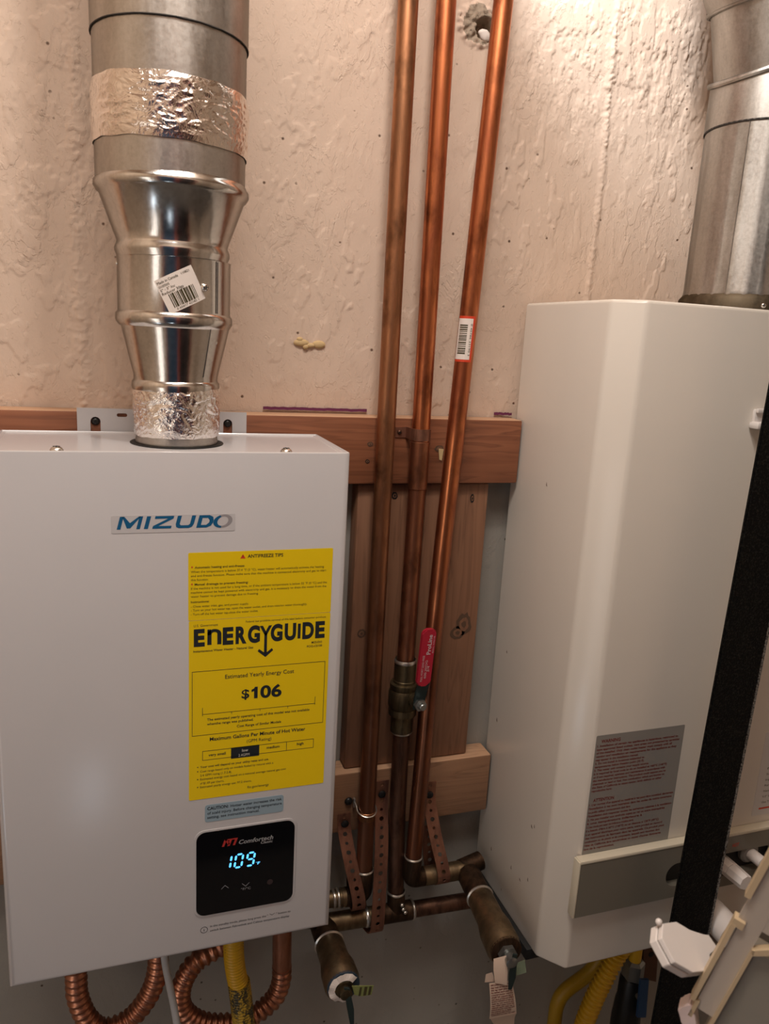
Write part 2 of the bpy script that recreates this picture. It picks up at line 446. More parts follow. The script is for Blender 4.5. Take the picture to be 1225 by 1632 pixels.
def outline(bm, x0, x1, z0, z1, y, w, mi=0):
    qrect(bm, x0, x1, z0, z0 + w, y, mi); qrect(bm, x0, x1, z1 - w, z1, y, mi)
    qrect(bm, x0, x0 + w, z0, z1, y, mi); qrect(bm, x1 - w, x1, z0, z1, y, mi)

# ================================================================== THE ROOM
XL, XR, YB, ZC = -0.75, 1.75, -1.4, 2.5
def wall_h(x, z):
    """height of the plaster above the wall plane, metres"""
    p = Vector((x * 9, 0.3, z * 6))
    h = noise.fractal(p, 0.9, 2.0, 4) * 0.0012
    q = Vector((x * 46, 1.7, z * 21)); n = noise.fractal(q, 0.8, 2.1, 3)
    g = noise.noise(Vector((x * 6 + 3, 5.0, z * 5)))
    edge = max(0.0, min(1.0, (n - 0.22) * 16)); h += edge * 0.0011 * max(0.15, min(1, 0.55 + g * 1.4))
    # form-board seams running up the wall
    for xs, w, amp in ((-0.040, 0.008, 0.0034), (0.606, 0.0042, 0.0040), (0.015, 0.016, 0.0014)):
        d = (x - xs - 0.004 * noise.noise(Vector((z * 7, xs * 9, 0)))) / w
        h += amp * math.exp(-d * d) * (0.45 + 0.9 * abs(noise.noise(Vector((x * 160, z * 170, 2)))) + 0.5 * noise.noise(Vector((0, z * 30, 3))))
    # coarse flaking near the top right
    m = max(0, min(1, (z - 1.72) / 0.12)) * max(0, min(1, (x - 0.42) / 0.1))
    if m > 0:
        k = noise.fractal(Vector((x * 62, 9, z * 26)), 0.7, 2.2, 4); h += m * max(-0.06, min(0.28, (k - 0.13) * 9)) * 0.0036 - m * max(0, min(1, (-k - 0.33) * 9)) * 0.0012
    # broken-out hole behind the right pipe
    d = math.hypot((x - 0.415) / 1.0, z - 1.872)
    if d < 0.05:
        a = noise.noise(Vector((x * 60, z * 60, 4))) * 0.006
        dd = math.hypot(x - 0.4235, (z - 1.868) * 1.1); h -= 0.020 * max(0, min(1, (0.0135 + a - dd) / 0.005)); h += 0.0035 * max(0, min(1, (0.027 + a - d) / 0.004)) * (0.6 + 1.6 * noise.noise(Vector((x * 190, z * 190, 8))))
    # trowel ridges under the tape and top left
    m2 = max(0, min(1, (0.06 - x) / 0.08))
    if m2 > 0:
        k = noise.fractal(Vector((x * 42, 12, z * 20)), 0.8, 2.1, 3); h += m2 * max(0, min(0.28, (k - 0.15) * 9)) * 0.0034
    return h
bm = B()
x0, x1, z0, z1 = -0.35, 1.0, 1.395, 1.96
st = 0.0016; nx = int((x1 - x0) / st); nz = int((z1 - z0) / st)
grid = []
for j in range(nz + 1):
    z = z0 + (z1 - z0) * j / nz; row = []
    for i in range(nx + 1):
        x = x0 + (x1 - x0) * i / nx
        fade = min(1, (x - x0) / 0.05, (x1 - x) / 0.05, (z1 - z) / 0.04)
        row.append(bm.verts.new((x, -wall_h(x, z) * max(0, fade), z)))
    grid.append(row)
for j in range(nz):
    for i in range(nx):
        f = bm.faces.new((grid[j][i], grid[j][i + 1], grid[j + 1][i + 1], grid[j + 1][i]))
        c = f.calc_center_median()
        if math.hypot(c.x - 0.415, c.z - 1.872) < 0.021 + 0.008 * noise.noise(Vector((c.x * 70, c.z * 70, 1))): f.material_index = 2
def wq(xa, xb, za, zb, mi):
    f = bm.faces.new([bm.verts.new(p) for p in ((xa, 0, za), (xb, 0, za), (xb, 0, zb), (xa, 0, zb))]); f.material_index = mi
wq(XL, x0, z0, ZC, 0); wq(x1, XR, z0, ZC, 0); wq(x0, x1, z1, ZC, 0)
wq(XL, XR, 0, z0, 1)
wall = obj('wall_front', bm, [M_wall, M_conc, M_mortar], kind='structure', smooth=0)
wall.data.shade_smooth()
for p in wall.data.polygons: pass
# hand-drawn marker line above the cleat board
bm = B()
for xa, xb in ((0.165, 0.298), (0.478, 0.505)):
    n = 26
    top = [(xa + (xb - xa) * i / n, 1.4075 + 0.0008 * noise.noise(Vector((i * 0.7, xa, 0)))) for i in range(n + 1)]
    for i in range(n):
        hh = 0.0012 + 0.0007 * noise.noise(Vector((i * 0.5, 3, xa)))
        qpoly(bm, [top[i], top[i + 1], (top[i + 1][0], top[i + 1][1] + 0.0024 + hh), (top[i][0], top[i][1] + 0.0024 + hh)], -0.0032)
obj('marker_line', bm, M_purple, wall, smooth='raw')
def struct(name, m, *bx):
    bm = B()
    for b in bx: box(bm, *b)
    return obj(name, bm, m, kind='structure', smooth=0)
struct('wall_left', M_panelling, (XL - 0.1, XL, YB, 0.1, 0, ZC))
struct('wall_right', M_room, (XR, XR + 0.1, YB, 0.1, 0, ZC))
struct('wall_rear', M_room, (XL, -0.60, YB - 0.1, YB, 0, ZC), (0.82, XR, YB - 0.1, YB, 0, ZC), (-0.60, 0.82, YB - 0.1, YB, 2.05, ZC))
struct('floor', M_floor, (XL, XR, YB - 0.1, 0.1, -0.1, 0))
struct('ceiling', M_ceil, (XL, XR, YB - 0.1, 0.1, ZC, ZC + 0.1))
dr = struct('reflected_panel_1', M_rear_blue, (-0.53, 0.05, YB - 0.07, YB - 0.03, 0, 1.98))  # unseen panel added so the flue metal reflects a blue band
struct('reflected_panel_2', M_dark, (0.16, 0.75, YB - 0.07, YB - 0.03, 0, 1.98))  # unseen panel added for the dark band in the flue's reflection
bm = B()
for xa_, xb_, za_, zb_ in ((-0.60, -0.53, 0, 2.05), (0.05, 0.16, 0, 1.98), (0.75, 0.82, 0, 2.05), (-0.53, 0.75, 1.98, 2.05)): box(bm, xa_, xb_, YB - 0.08, YB + 0.01, za_, zb_)
obj('reflected_trim', bm, M_rear_trim, dr, smooth=0)  # red strips added for the thin red line reflected in the flue
# expanding-foam splat on the plaster
bm = B()
for cx, cz, rx, rz in ((0.2105, 1.4895, 0.010, 0.0045), (0.222, 1.4868, 0.006, 0.003), (0.2325, 1.4885, 0.0085, 0.005), (0.216, 1.485, 0.004, 0.0035), (0.2085, 1.4935, 0.004, 0.003)):
    bmesh.ops.create_icosphere(bm, subdivisions=2, radius=1, matrix=Matrix.Translation((cx, -0.0015, cz)) @ Matrix.Diagonal((rx, 0.003, rz, 1)))
tag(obj('foam_splat', bm, M_foam), 'small yellowed splat of dried foam stuck on the pink plaster wall', 'foam')
# rubble lump in the wall hole
bm = B(); bmesh.ops.create_icosphere(bm, subdivisions=3, radius=1, matrix=Matrix.Translation((0.4235, -0.0025, 1.862)) @ Matrix.Rotation(0.4, 4, 'Y') @ Matrix.Diagonal((0.009, 0.004, 0.0055, 1)))
for v in bm.verts: v.co += v.normal * 0.0015 * noise.noise(v.co * 220)
tag(obj('plaster_lump', bm, M_paper), 'pale plaster crumb in the broken hole behind the right copper pipe', 'rubble')

# ================================================================== BOARDS
def board(name, x0, x1, y0, y1, z0, z1, m, label, top=None):
    bm = B(); box(bm, x0, x1, y0, y1, z0, z1, 0.0025, 2)
    if top:
        for f in bm.faces:
            if f.normal.z > 0.7: f.material_index = 1
    return obj(name, bm, [m, top or m], smooth=40)
b1 = tag(board('cleat_board', -0.70, 0.5035, -0.038, -0.0035, 1.320, 1.4045, M_wood_h, '', M_wood_top), 'reddish horizontal wooden board running behind both heaters and the copper pipes', 'board')
b2 = tag(board('cleat_board', -0.70, 0.5035, -0.038, -0.001, 0.826, 0.9165, M_wood_h2, '', M_wood_top), 'lower horizontal wooden board with the copper straps screwed to it', 'board')
g = 'upright boards between the cleat boards'
b3 = tag(board('upright_board', 0.2835, 0.3745, -0.028, -0.001, 0.9175, 1.3185, M_wood_v, ''), 'upright wooden board behind the left copper pipe, beside the left heater', 'board', g)
b4 = tag(board('upright_board', 0.3765, 0.4675, -0.028, -0.001, 0.9175, 1.3185, M_wood_v, ''), 'upright wooden board with a big scarred knot, behind the right copper pipe', 'board', g)
def knot(parent, x, z, y, rx, rz, name='knot', m=None):
    bm = B()
    n = 20
    for s, dy in ((1.0, 0.0004), (0.62, 0.0007), (0.3, 0.001)):
        ring = [bm.verts.new((x + rx * s * math.cos(2 * PI * k / n) * (1 + 0.3 * noise.noise(Vector((k * 0.9, x * 50, s)))), y - dy, z + rz * s * math.sin(2 * PI * k / n) * (1 + 0.3 * noise.noise(Vector((k * 0.9, z * 50, s + 3)))))) for k in range(n)]
        f = bm.faces.new(ring); f.material_index = 0 if s != 0.62 else 1
    obj(name, bm, [m or M_knot, M_wood_v], parent, smooth='raw')
knot(b4, 0.4465, 1.119, -0.028, 0.012, 0.016); knot(b4, 0.438, 1.107, -0.028, 0.011, 0.009)
knot(b3, 0.298, 1.116, -0.028, 0.006, 0.006)
knot(b3, 0.3335, 1.303, -0.028, 0.004, 0.005, 'nail_hole', M_void); knot(b4, 0.444, 1.298, -0.028, 0.003, 0.006, 'nail_hole', M_void)
knot(b1, 0.387, 1.366, -0.038, 0.006, 0.0045); knot(b1, 0.2935, 1.371, -0.038, 0.004, 0.003); knot(b1, 0.291, 1.349, -0.038, 0.003, 0.0025, 'nail_hole', M_void)
bm = B(); prism(bm, [(0.3855, -0.0385, 1.3665), (0.3925, -0.0385, 1.3655), (0.391, -0.0385, 1.351), (0.3875, -0.0385, 1.352)], (0, -0.0012, 0))
obj('filler_smear', bm, M_foam, b1, smooth=0)

# ================================================================== LEFT WATER HEATER
LH = thing('water_heater', 'white tankless water heater with yellow energy label and lit blue display', 'water heater', (0.051, -0.115, 0.8125))
HX0, HX1, HF, HB, HZ0, HZ1 = -0.122, 0.2246, -0.1905, -0.042, 0.8125, 1.3832
bm = B(); fs = box(bm, HX0, HX1, HF, HB, HZ0, HZ1)
vert = [e for e in bm.edges if abs(e.verts[0].co.z - e.verts[1].co.z) > 0.3 and e.verts[0].co.y < -0.1]
bot = [e for e in bm.edges if e.verts[0].co.z < 0.9 and e.verts[1].co.z < 0.9 and e.verts[0].co.y < -0.1 and e.verts[1].co.y < -0.1]
bmesh.ops.bevel(bm, geom=vert + bot, offset=0.007, segments=4, profile=0.5, affect='EDGES')
top = [f for f in bm.faces if f.normal.z > 0.9]
r = bmesh.ops.inset_region(bm, faces=top, thickness=0.0035, depth=0.0)
r = bmesh.ops.inset_region(bm, faces=top, thickness=0.0012, depth=-0.0012)
r = bmesh.ops.inset_region(bm, faces=top, thickness=0.0042, depth=0.0)
r = bmesh.ops.inset_region(bm, faces=top, thickness=0.001, depth=-0.0008)
es = [e for e in bm.edges if e.verts[0].co.z > HZ1 - 1e-5 and e.verts[1].co.z > HZ1 - 1e-5 and len(e.link_faces) == 2 and any(abs(f.normal.z) < 0.3 for f in e.link_faces) and (e.verts[0].co.y < HF + 0.008 or True) and any(f.calc_area() > 1e-4 and abs(f.normal.z) < 0.3 for f in e.link_faces)]
bmesh.ops.bevel(bm, geom=es, offset=0.0016, segments=2, profile=0.5, affect='EDGES')
obj('cabinet', bm, M_white, LH, smooth=30)
FC = (0.056, -0.1143)     # flue centre
bm = B(); rg = [[bm.verts.new((FC[0] + r * math.cos(2 * PI * k / 40), FC[1] + r * math.sin(2 * PI * k / 40), z)) for k in range(40)] for r, z in ((0.0475, HZ1 - 0.0019), (0.0475, HZ1 - 0.0012), (0.040, HZ1 - 0.0010))]
for a, b in zip(rg, rg[1:]):
    for k in range(40): bm.faces.new((a[k], a[(k + 1) % 40], b[(k + 1) % 40], b[k]))
obj('flue_opening', bm, M_void, LH)
# wall bracket with its slots
out = [(-0.0452, 1.350), (0.1394, 1.350), (0.1394, 1.4070), (-0.0452, 1.4082)]
keyh = lambda cx: [(cx - 0.0052, 1.365), (cx + 0.0052, 1.365), (cx + 0.0052, 1.3935)] + [(cx + 0.0052 * math.cos(PI * k / 8), 1.3935 + 0.0052 * math.sin(PI * k / 8)) for k in range(1, 8)] + [(cx - 0.0052, 1.3935)]
bm = plate([out, keyh(-0.0263), keyh(0.1178), slot(-0.004, 0.007, 1.3990, 1.4030)], 0.0024, lambda x, y, z: (x, -0.0396 + z, y))
br = obj('mounting_bracket', bm, M_white, LH, smooth=30)
for cx in (-0.0263, 0.1178):
    bm = B(); screw_head(bm, (cx, -0.0385, 1.3935), (0, -1, 0), 0.0045, 0.003); obj('bracket_screw', bm, [M_black_screw, M_void], br, 'black cross-head screw')
for cx in (-0.0568, 0.1588):
    bm = B(); screw_head(bm, (cx, -0.1800, HZ1 - 0.0018), (0, 0, 1), 0.0062, 0.0048); obj('cover_screw', bm, [M_screw, M_ink], LH)
# stickers on the front
def sticker(name, x0, x1, z0, z1, m, parent, y=HF, th=0.0003, r=0.0015, label=None):
    bm = B(); prism(bm, rrect(x0, x1, z0, z1, r, y, 3), (0, -th, 0)); return obj(name, bm, m, parent, label, smooth=0)
GR = {}
YT = HF - 0.00045
logo = sticker('logo_sticker', -0.0105, 0.1067, 1.3039, 1.3215, M_clear, LH)
e = B(); n = 40
for a0 in range(n):   # the ring-shaped O at the end of the name
    for (rx, rz, qx, qz, mi) in ((0.0092, 0.0068, 0.0052, 0.0048, 1),):
        pts = []
        for (ax_, az_, k) in ((rx, rz, a0), (rx, rz, a0 + 1), (qx, qz, a0 + 1), (qx, qz, a0)):
            t = 2 * PI * k / n; xx = math.cos(t) * ax_; zz = math.sin(t) * az_
            pts.append((0.0945 + xx + zz * 0.28, 1.3140 + zz))
        qpoly(e, pts, YT, 0 if 12 < a0 < 30 else 1)
def lg(pts): qpoly(e, [(x + (z - 0.0063) * 0.26, 1.3078 + z) for x, z in pts], YT)
LH_ = 0.0126; sw = 0.0034; b0 = 0.0016
x = -0.0040    # M
lg([(x, 0), (x + sw, 0), (x + sw, LH_), (x, LH_)]); lg([(x + 0.0178, 0), (x + 0.0178 + sw, 0), (x + 0.0178 + sw, LH_), (x + 0.0178, LH_)])
lg([(x + 0.0106 - b0, 0.0010), (x + 0.0106, 0.0010), (x + 0.0106, 0.0062), (x + sw * 1.15, LH_), (x + sw * 0.6, LH_)]); lg([(x + 0.0106, 0.0010), (x + 0.0106 + b0, 0.0010), (x + 0.0212 - sw * 0.6, LH_), (x + 0.0212 - sw * 1.15, LH_), (x + 0.0106, 0.0062)])
x = 0.0208; lg([(x, 0), (x + 0.0038, 0), (x + 0.0038, LH_), (x, LH_)])
x = 0.0286; w = 0.0176    # Z
lg([(x, 0), (x + w, 0), (x + w, 0.0027), (x, 0.0027)]); lg([(x, LH_ - 0.0027), (x + w, LH_ - 0.0027), (x + w, LH_), (x, LH_)]); lg([(x, 0.0027), (x + 0.0052, 0.0027), (x + w, LH_ - 0.0027), (x + w - 0.0052, LH_ - 0.0027)])
x = 0.0496; w = 0.0174    # U
lg([(x, 0.004), (x + 0.0038, 0.004), (x + 0.0038, LH_), (x, LH_)]); lg([(x + w - 0.0038, 0.004), (x + w, 0.004), (x + w, LH_), (x + w - 0.0038, LH_)])
lg([(x, 0.004), (x + 0.0012, 0.0012), (x + 0.0040, 0), (x + w - 0.0040, 0), (x + w - 0.0012, 0.0012), (x + w, 0.004), (x + w - 0.0038, 0.0042), (x + w - 0.0052, 0.0029), (x + 0.0052, 0.0029), (x + 0.0038, 0.0042)])
x = 0.0702; w = 0.0150    # D
lg([(x, 0), (x + 0.0038, 0), (x + 0.0038, LH_), (x, LH_)])
lg([(x + 0.0038, 0), (x + w - 0.0050, 0), (x + w - 0.0012, 0.0018), (x + w, 0.0048), (x + w - 0.0038, 0.0052), (x + w - 0.0060, 0.0028), (x + 0.0038, 0.0028)])
lg([(x + 0.0038, LH_), (x + w - 0.0050, LH_), (x + w - 0.0012, LH_ - 0.0018), (x + w, LH_ - 0.0048), (x + w - 0.0038, LH_ - 0.0052), (x + w - 0.0060, LH_ - 0.0028), (x + 0.0038, LH_ - 0.0028)])
lg([(x + w - 0.0038, 0.0050), (x + w, 0.0048), (x + w, LH_ - 0.0048), (x + w - 0.0038, LH_ - 0.0050)])
GR['logo'] = (logo, [M_blue_ink, M_silver_ink], e, 'logo_lettering')

anti = sticker('antifreeze_label', 0.0610, 0.2094, 1.2108, 1.2822, M_yellow, LH)
e = B()
qpoly(e, [(0.1123, 1.2744), (0.1177, 1.2744), (0.1150, 1.2791)], YT, 1)
qpoly(e, [(0.11475, 1.2758), (0.11525, 1.2758), (0.1153, 1.2776), (0.1147, 1.2776)], YT - 0.0001, 0)
for z in (1.2665, 1.2486): qpoly(e, [(0.0640, z), (0.0652, z), (0.0655, z + 0.0011), (0.0646, z + 0.0018), (0.0637, z + 0.0011)], YT, 1)
def tl(k, s, x0, x1, z, h, b=0.0, mi=0): text(k, s, x0, x1, z, h, YT, b, 0, None, mi)
tl('anti', 'ANTIFREEZE TIPS', 0.1198, 0.1564, 1.2750, 0.0034, 0.02)
tl('anti', 'Automatic heating and anti-freeze:', 0.0672, 0.1169, 1.2657, 0.0023, 0.015)
tl('anti', 'When the temperature is below 37.4 °F (3 °C), water heater will automatically activate the heating', 0.0636, 0.2001, 1.2612, 0.0023)
tl('anti', 'and anti-freeze function. Please make sure that the machine is connected electricity and gas to start', 0.0636, 0.2028, 1.2570, 0.0023)
tl('anti', 'this function.', 0.0636, 0.0809, 1.2528, 0.0023)
tl('anti', 'Manual drainage to prevent freezing:', 0.0672, 0.1208, 1.2479, 0.0023, 0.015)
tl('anti', 'If the machine is not used for a long time, or if the ambient temperature is below 32 °F (0 °C) and the', 0.0636, 0.2039, 1.2437, 0.0023)
tl('anti', 'machine cannot be kept powered with electricity and gas, it is necessary to drain the water from the', 0.0636, 0.2035, 1.2395, 0.0023)
tl('anti', 'water heater to prevent damage due to freezing.', 0.0636, 0.1316, 1.2353, 0.0023)
tl('anti', 'Instructions:', 0.0636, 0.0818, 1.2295, 0.0023, 0.015)
tl('anti', '- Close water inlet, gas, and power supply.', 0.0636, 0.1218, 1.2247, 0.0023)
tl('anti', '- Turn on your hot water tap, open the water outlet, and drain interior water thoroughly.', 0.0636, 0.1834, 1.2206, 0.0023)
tl('anti', '- Turn off the hot water tap,close the water outlet.', 0.0636, 0.1316, 1.2162, 0.0023)
GR['anti'] = (anti, [M_ink_soft, M_red_ink], e, 'printed_text')

en = sticker('energy_label', 0.0615, 0.2094, 1.0066, 1.2103, M_yellow, LH)
e = B(); LW = 0.0005
tl('en', 'U.S. Government', 0.0664, 0.0906, 1.2036, 0.0026)
tl('en', 'Federal law prohibits removal of this label before consumer purchase', 0.1190, 0.2043, 1.2050, 0.0021)
px = lambda p: 0.0664 + (p - 95) / (1158 - 95) * 0.1374
for ch, a, b in (('E', 95, 180), ('E', 320, 405), ('R', 422, 510), ('G', 520, 618), ('G', 705, 803), ('U', 820, 915), ('D', 968, 1065), ('E', 1077, 1158)):
    tl('en', ch, px(a), px(b), 1.1832, 0.0168, 0.05 if ch != 'I' else 0)
qrect(e, px(929), px(953), 1.1832, 1.2000, YT)
qpoly(e, [(0.1290, 1.1187), (0.1328, 1.1187), (0.1328, 1.1319), (0.1297, 1.1319), (0.1288, 1.1300), (0.1262, 1.1290), (0.1262, 1.1262), (0.1290, 1.1272)], YT)
# the tall small-n of the wordmark
xa, xb = px(200), px(310)
for x_a, x_b in ((xa, xa + 0.0042), (xb - 0.0042, xb)): qrect(e, x_a, x_b, 1.1832, 1.1950, YT)
mid = (xa + xb) / 2; ro = (xb - xa) / 2; ri = ro - 0.0042
for k in range(10):
    a, b = PI * k / 10, PI * (k + 1) / 10
    qpoly(e, [(mid + ro * math.cos(a), 1.1948 + 0.0055 * math.sin(a)), (mid + ro * math.cos(b), 1.1948 + 0.0055 * math.sin(b)), (mid + ri * math.cos(b), 1.1948 + 0.0022 * math.sin(b)), (mid + ri * math.cos(a), 1.1948 + 0.0022 * math.sin(a))], YT)
qrect(e, xa, xa + 0.0036, 1.194, 1.2001, YT)
# the Y whose tail is a down arrow
yc = px(665)
for s in (-1, 1): qpoly(e, [(yc + s * 0.0065, 1.2003), (yc + s * 0.0031, 1.2003), (yc - s * 0.0006, 1.1930), (yc + s * 0.0002, 1.1888), (yc + s * 0.0018, 1.1910)], YT)
qrect(e, yc - 0.0015, yc + 0.0015, 1.1690, 1.1920, YT)
for s in (-1, 1): qpoly(e, [(yc, 1.1650), (yc + s * 0.0083, 1.1722), (yc + s * 0.0068, 1.1746), (yc, 1.1692)], YT)
tl('en', 'Instantaneous Water Heater - Natural Gas', 0.0660, 0.1271, 1.1759, 0.0024, 0.012)
tl('en', 'MIZUDO', 0.1897, 0.2013, 1.1764, 0.0023, 0.015); tl('en', 'FOG-CS100', 0.1848, 0.2015, 1.1722, 0.0023, 0.015)
outline(e, 0.0646, 0.2058, 1.0818, 1.1548, YT, LW)
tl('en', 'Estimated Yearly Energy Cost', 0.0984, 0.1716, 1.1441, 0.0044, 0.006)
tl('en', '$', 0.1158, 0.1240, 1.1199, 0.0098, 0.018); tl('en', '06', 0.1356, 0.1586, 1.1187, 0.0132, 0.032)
qrect(e, 0.0753, 0.1960, 1.1056, 1.1061, YT); qrect(e, 0.0751, 0.0756, 1.1040, 1.1135, YT); qrect(e, 0.1957, 0.1962, 1.1042, 1.1140, YT)
for x in (0.1056, 0.1357, 0.1658): qrect(e, x - 0.00025, x + 0.00025, 1.1033, 1.1059, YT)
tl('en', 'The estimated yearly operating cost of this model was not available', 0.0801, 0.1900, 1.0979, 0.0028, 0.012)
tl('en', 'whenthe range was published.', 0.0801, 0.1289, 1.0929, 0.0028, 0.012)
tl('en', 'Cost Range of Similar Models', 0.1113, 0.1590, 1.0869, 0.0028, 0.012)
tl('en', 'Maximum Gallons Per Minute of Hot Water', 0.0830, 0.1863, 1.0745, 0.0040, 0.018)
tl('en', '(GPM Rating)', 0.1220, 0.1487, 1.0677, 0.0036)
outline(e, 0.0754, 0.1962, 1.0524, 1.0634, YT, LW); qrect(e, 0.1655, 0.1660, 1.0524, 1.0634, YT); qrect(e, 0.1055, 0.1358, 1.0506, 1.0636, YT)
tl('en', 'very small', 0.0818, 0.0999, 1.0566, 0.0030, 0.018); tl('en', 'medium', 0.1439, 0.1581, 1.0574, 0.0030, 0.018); tl('en', 'high', 0.1773, 0.1849, 1.0576, 0.0030, 0.018)
text('en', 'low', 0.1172, 0.1238, 1.0575, 0.0032, YT - 0.0002, 0.018, mi=1); text('en', '2.4GPM', 0.1134, 0.1252, 1.0522, 0.0030, YT - 0.0002, mi=1)
for s, xa_, xb_, z, b in (('Your cost will depend on your utility rates and use.', 0.0732, 0.1465, 1.0438, 0.012), ('Cost range based only on models fueled by natural with a', 0.0732, 0.1516, 1.0386, 0), ('2.4 GPM rating (1.7-2.8).', 0.0732, 0.1067, 1.0338, 0), ('Estimated energy cost based on a national average natural gas cost', 0.0732, 0.1660, 1.0293, 0), ('of $1.09 per therm.', 0.0732, 0.0983, 1.0243, 0), ('Estimated yearly energy use: 97.2 therm.', 0.0732, 0.1281, 1.0200, 0)):
    tl('en', s, xa_, xb_, z, 0.0025, b)
for z in (1.0445, 1.0393, 1.0300, 1.0207): qpoly(e, [(0.0699 + 0.0007 * (1 + math.cos(k * PI / 4)), z + 0.0007 * (1 + math.sin(k * PI / 4))) for k in range(8)], YT)
tl('en', 'ftc.gov/energy', 0.1236, 0.1472, 1.0125, 0.0029)
GR['en'] = (en, [M_ink, M_white_ink], e, 'printed_text')

ca = sticker('caution_label', 0.0783, 0.1643, 0.9776, 0.9985, M_caution, LH, r=0.003)
tl('ca', 'CAUTION:', 0.0808, 0.1035, 0.9922, 0.0036, 0.025); tl('ca', 'Hotter water increases the risk', 0.1058, 0.1621, 0.9922, 0.0032, 0.008)
tl('ca', 'of scald injury. Before changing temperature', 0.0809, 0.1623, 0.9868, 0.0032, 0.008); tl('ca', 'setting, see instruction manual.', 0.0809, 0.1374, 0.9817, 0.0032, 0.008)
GR['ca'] = (ca, [M_ink], None, 'printed_text')

# control panel
bm = B(); prism(bm, rrect(0.0670, 0.1800, 0.8590, 0.9680, 0.0115, HF + 0.0005), (0, -0.0014, 0)); obj('panel_rim', bm, M_white, LH, smooth=30)
bm = B(); prism(bm, rrect(0.0692, 0.1778, 0.8612, 0.9658, 0.0100, HF), (0, -0.0016, 0)); pan = obj('control_panel', bm, M_panel, LH, 'black glass control panel', smooth=30)
YP = HF - 0.0018
bm = B()
def seg7(bm, x, z, w, h, on, sl=0.13, t=0.0023):
    P = lambda u, v: (x + u + (v - 0) * sl, z + v); g = t * 0.35; hm = h / 2
    def hor(v): qpoly(bm, [P(g + t / 2, v), P(g + t, v + t / 2), P(w - t - g, v + t / 2), P(w - g - t / 2, v), P(w - t - g, v - t / 2), P(g + t, v - t / 2)], YP)
    def ver(u, v0, v1): qpoly(bm, [P(u, v0 + g), P(u + t / 2, v0 + g + t / 2), P(u + t / 2, v1 - g - t / 2), P(u, v1 - g), P(u - t / 2, v1 - g - t / 2), P(u - t / 2, v0 + g + t / 2)], YP)
    a, b, c, d, e_, f, g_ = on
    if a: hor(h - t / 2)
    if d: hor(t / 2)
    if g_: hor(hm)
    if f: ver(t / 2, hm, h - t / 2)
    if b: ver(w - t / 2, hm, h - t / 2)
    if e_: ver(t / 2, t / 2, hm)
    if c: ver(w - t / 2, t / 2, hm)
seg7(bm, 0.0965, 0.9155, 0.0100, 0.0185, (0, 1, 1, 0, 0, 0, 0)); seg7(bm, 0.1092, 0.9152, 0.0100, 0.0185, (1, 1, 1, 1, 1, 1, 0)); seg7(bm, 0.1222, 0.9150, 0.0100, 0.0185, (1, 1, 1, 1, 0, 1, 1))
for a, b, c_, d in ((0.1362, 0.1371, 0.9160, 0.9192), (0.1371, 0.1392, 0.9184, 0.9192), (0.1371, 0.1386, 0.9172, 0.9178)): qrect(bm, a, b, c_, d, YP)
qrect(bm, 0.1345, 0.1353, 0.9186, 0.9192, YP)
obj('temperature_digits', bm, M_led, pan, 'glowing blue digits 109', smooth='raw')
e = B()
for (xa_, za_, s) in ((0.1005, 0.8940, 1), (0.1235, 0.8922, -1)):
    for sg in (-1, 1): qpoly(e, [(xa_, za_ + s * 0.0022), (xa_ + sg * 0.0040, za_ - s * 0.0018), (xa_ + sg * 0.0040, za_ - s * 0.0025), (xa_, za_ + s * 0.0014)], YP)
text('pan', '°F/°C', 0.1184, 0.1291, 0.8858, 0.0028, YP)
qpoly(e, [(0.1510 + 0.0035 * math.cos(k * PI / 6), 0.8905 + 0.0035 * math.sin(k * PI / 6)) for k in range(12)], YP, 2)
sh = lambda pts: [(x + (z - 0.9453) * 0.35, z) for x, z in pts]
for a0 in (0.0965, 0.1025): qpoly(e, sh([(a0, 0.9453), (a0 + 0.0026, 0.9453), (a0 + 0.0026, 0.9525), (a0, 0.9525)]), YP, 1)
qpoly(e, sh([(0.0965, 0.9525), (0.1110, 0.9525), (0.1110, 0.9540), (0.0965, 0.9540)]), YP, 1); qpoly(e, sh([(0.1084, 0.9453), (0.1110, 0.9453), (0.1110, 0.9525), (0.1084, 0.9525)]), YP, 1)
qpoly(e, sh([(0.0965, 0.9540), (0.0991, 0.9540), (0.1044, 0.9480), (0.1030, 0.9465)]), YP, 1)
text('plg', 'Comfortech', 0.1151, 0.1535, 0.9455, 0.0050, YP, 0.02, 0.2); text('plg', 'Classic', 0.1395, 0.1530, 0.9416, 0.0032, YP, 0.015, 0.2)
GR['plg'] = (pan, [M_panel_grey], None, 'brand_lettering')
GR['pan'] = (pan, [M_icon, M_logo_red, M_icon_dim, M_white_ink], e, 'panel_lettering')
e = B()
for k in range(24):
    a, b = 2 * PI * k / 24, 2 * PI * (k + 1) / 24
    qpoly(e, [(0.0780 + r * math.cos(t), 0.8415 + r * math.sin(t)) for r, t in ((0.0041, a), (0.0041, b), (0.0036, b), (0.0036, a))], HF - 0.0002)
text('inf', 'i', 0.0776, 0.0784, 0.8399, 0.0030, HF - 0.0002, 0.02)
text('inf', 'In the standby mode, please long press the "', 0.0847, 0.1500, 0.8434, 0.0027, HF - 0.0002); text('inf', '" button to', 0.1595, 0.1764, 0.8440, 0.0027, HF - 0.0002)
text('inf', 'switch between Fahrenheit and Celsius temperature display.', 0.0847, 0.1757, 0.8378, 0.0027, HF - 0.0002)
for sg in (-1, 1): qpoly(e, [(0.1548, 0.8447), (0.1548 + sg * 0.0030, 0.8470), (0.1548 + sg * 0.0030, 0.8465), (0.1548, 0.8442)], HF - 0.0002)
GR['inf'] = (LH, [M_ink], e, 'printed_notice')

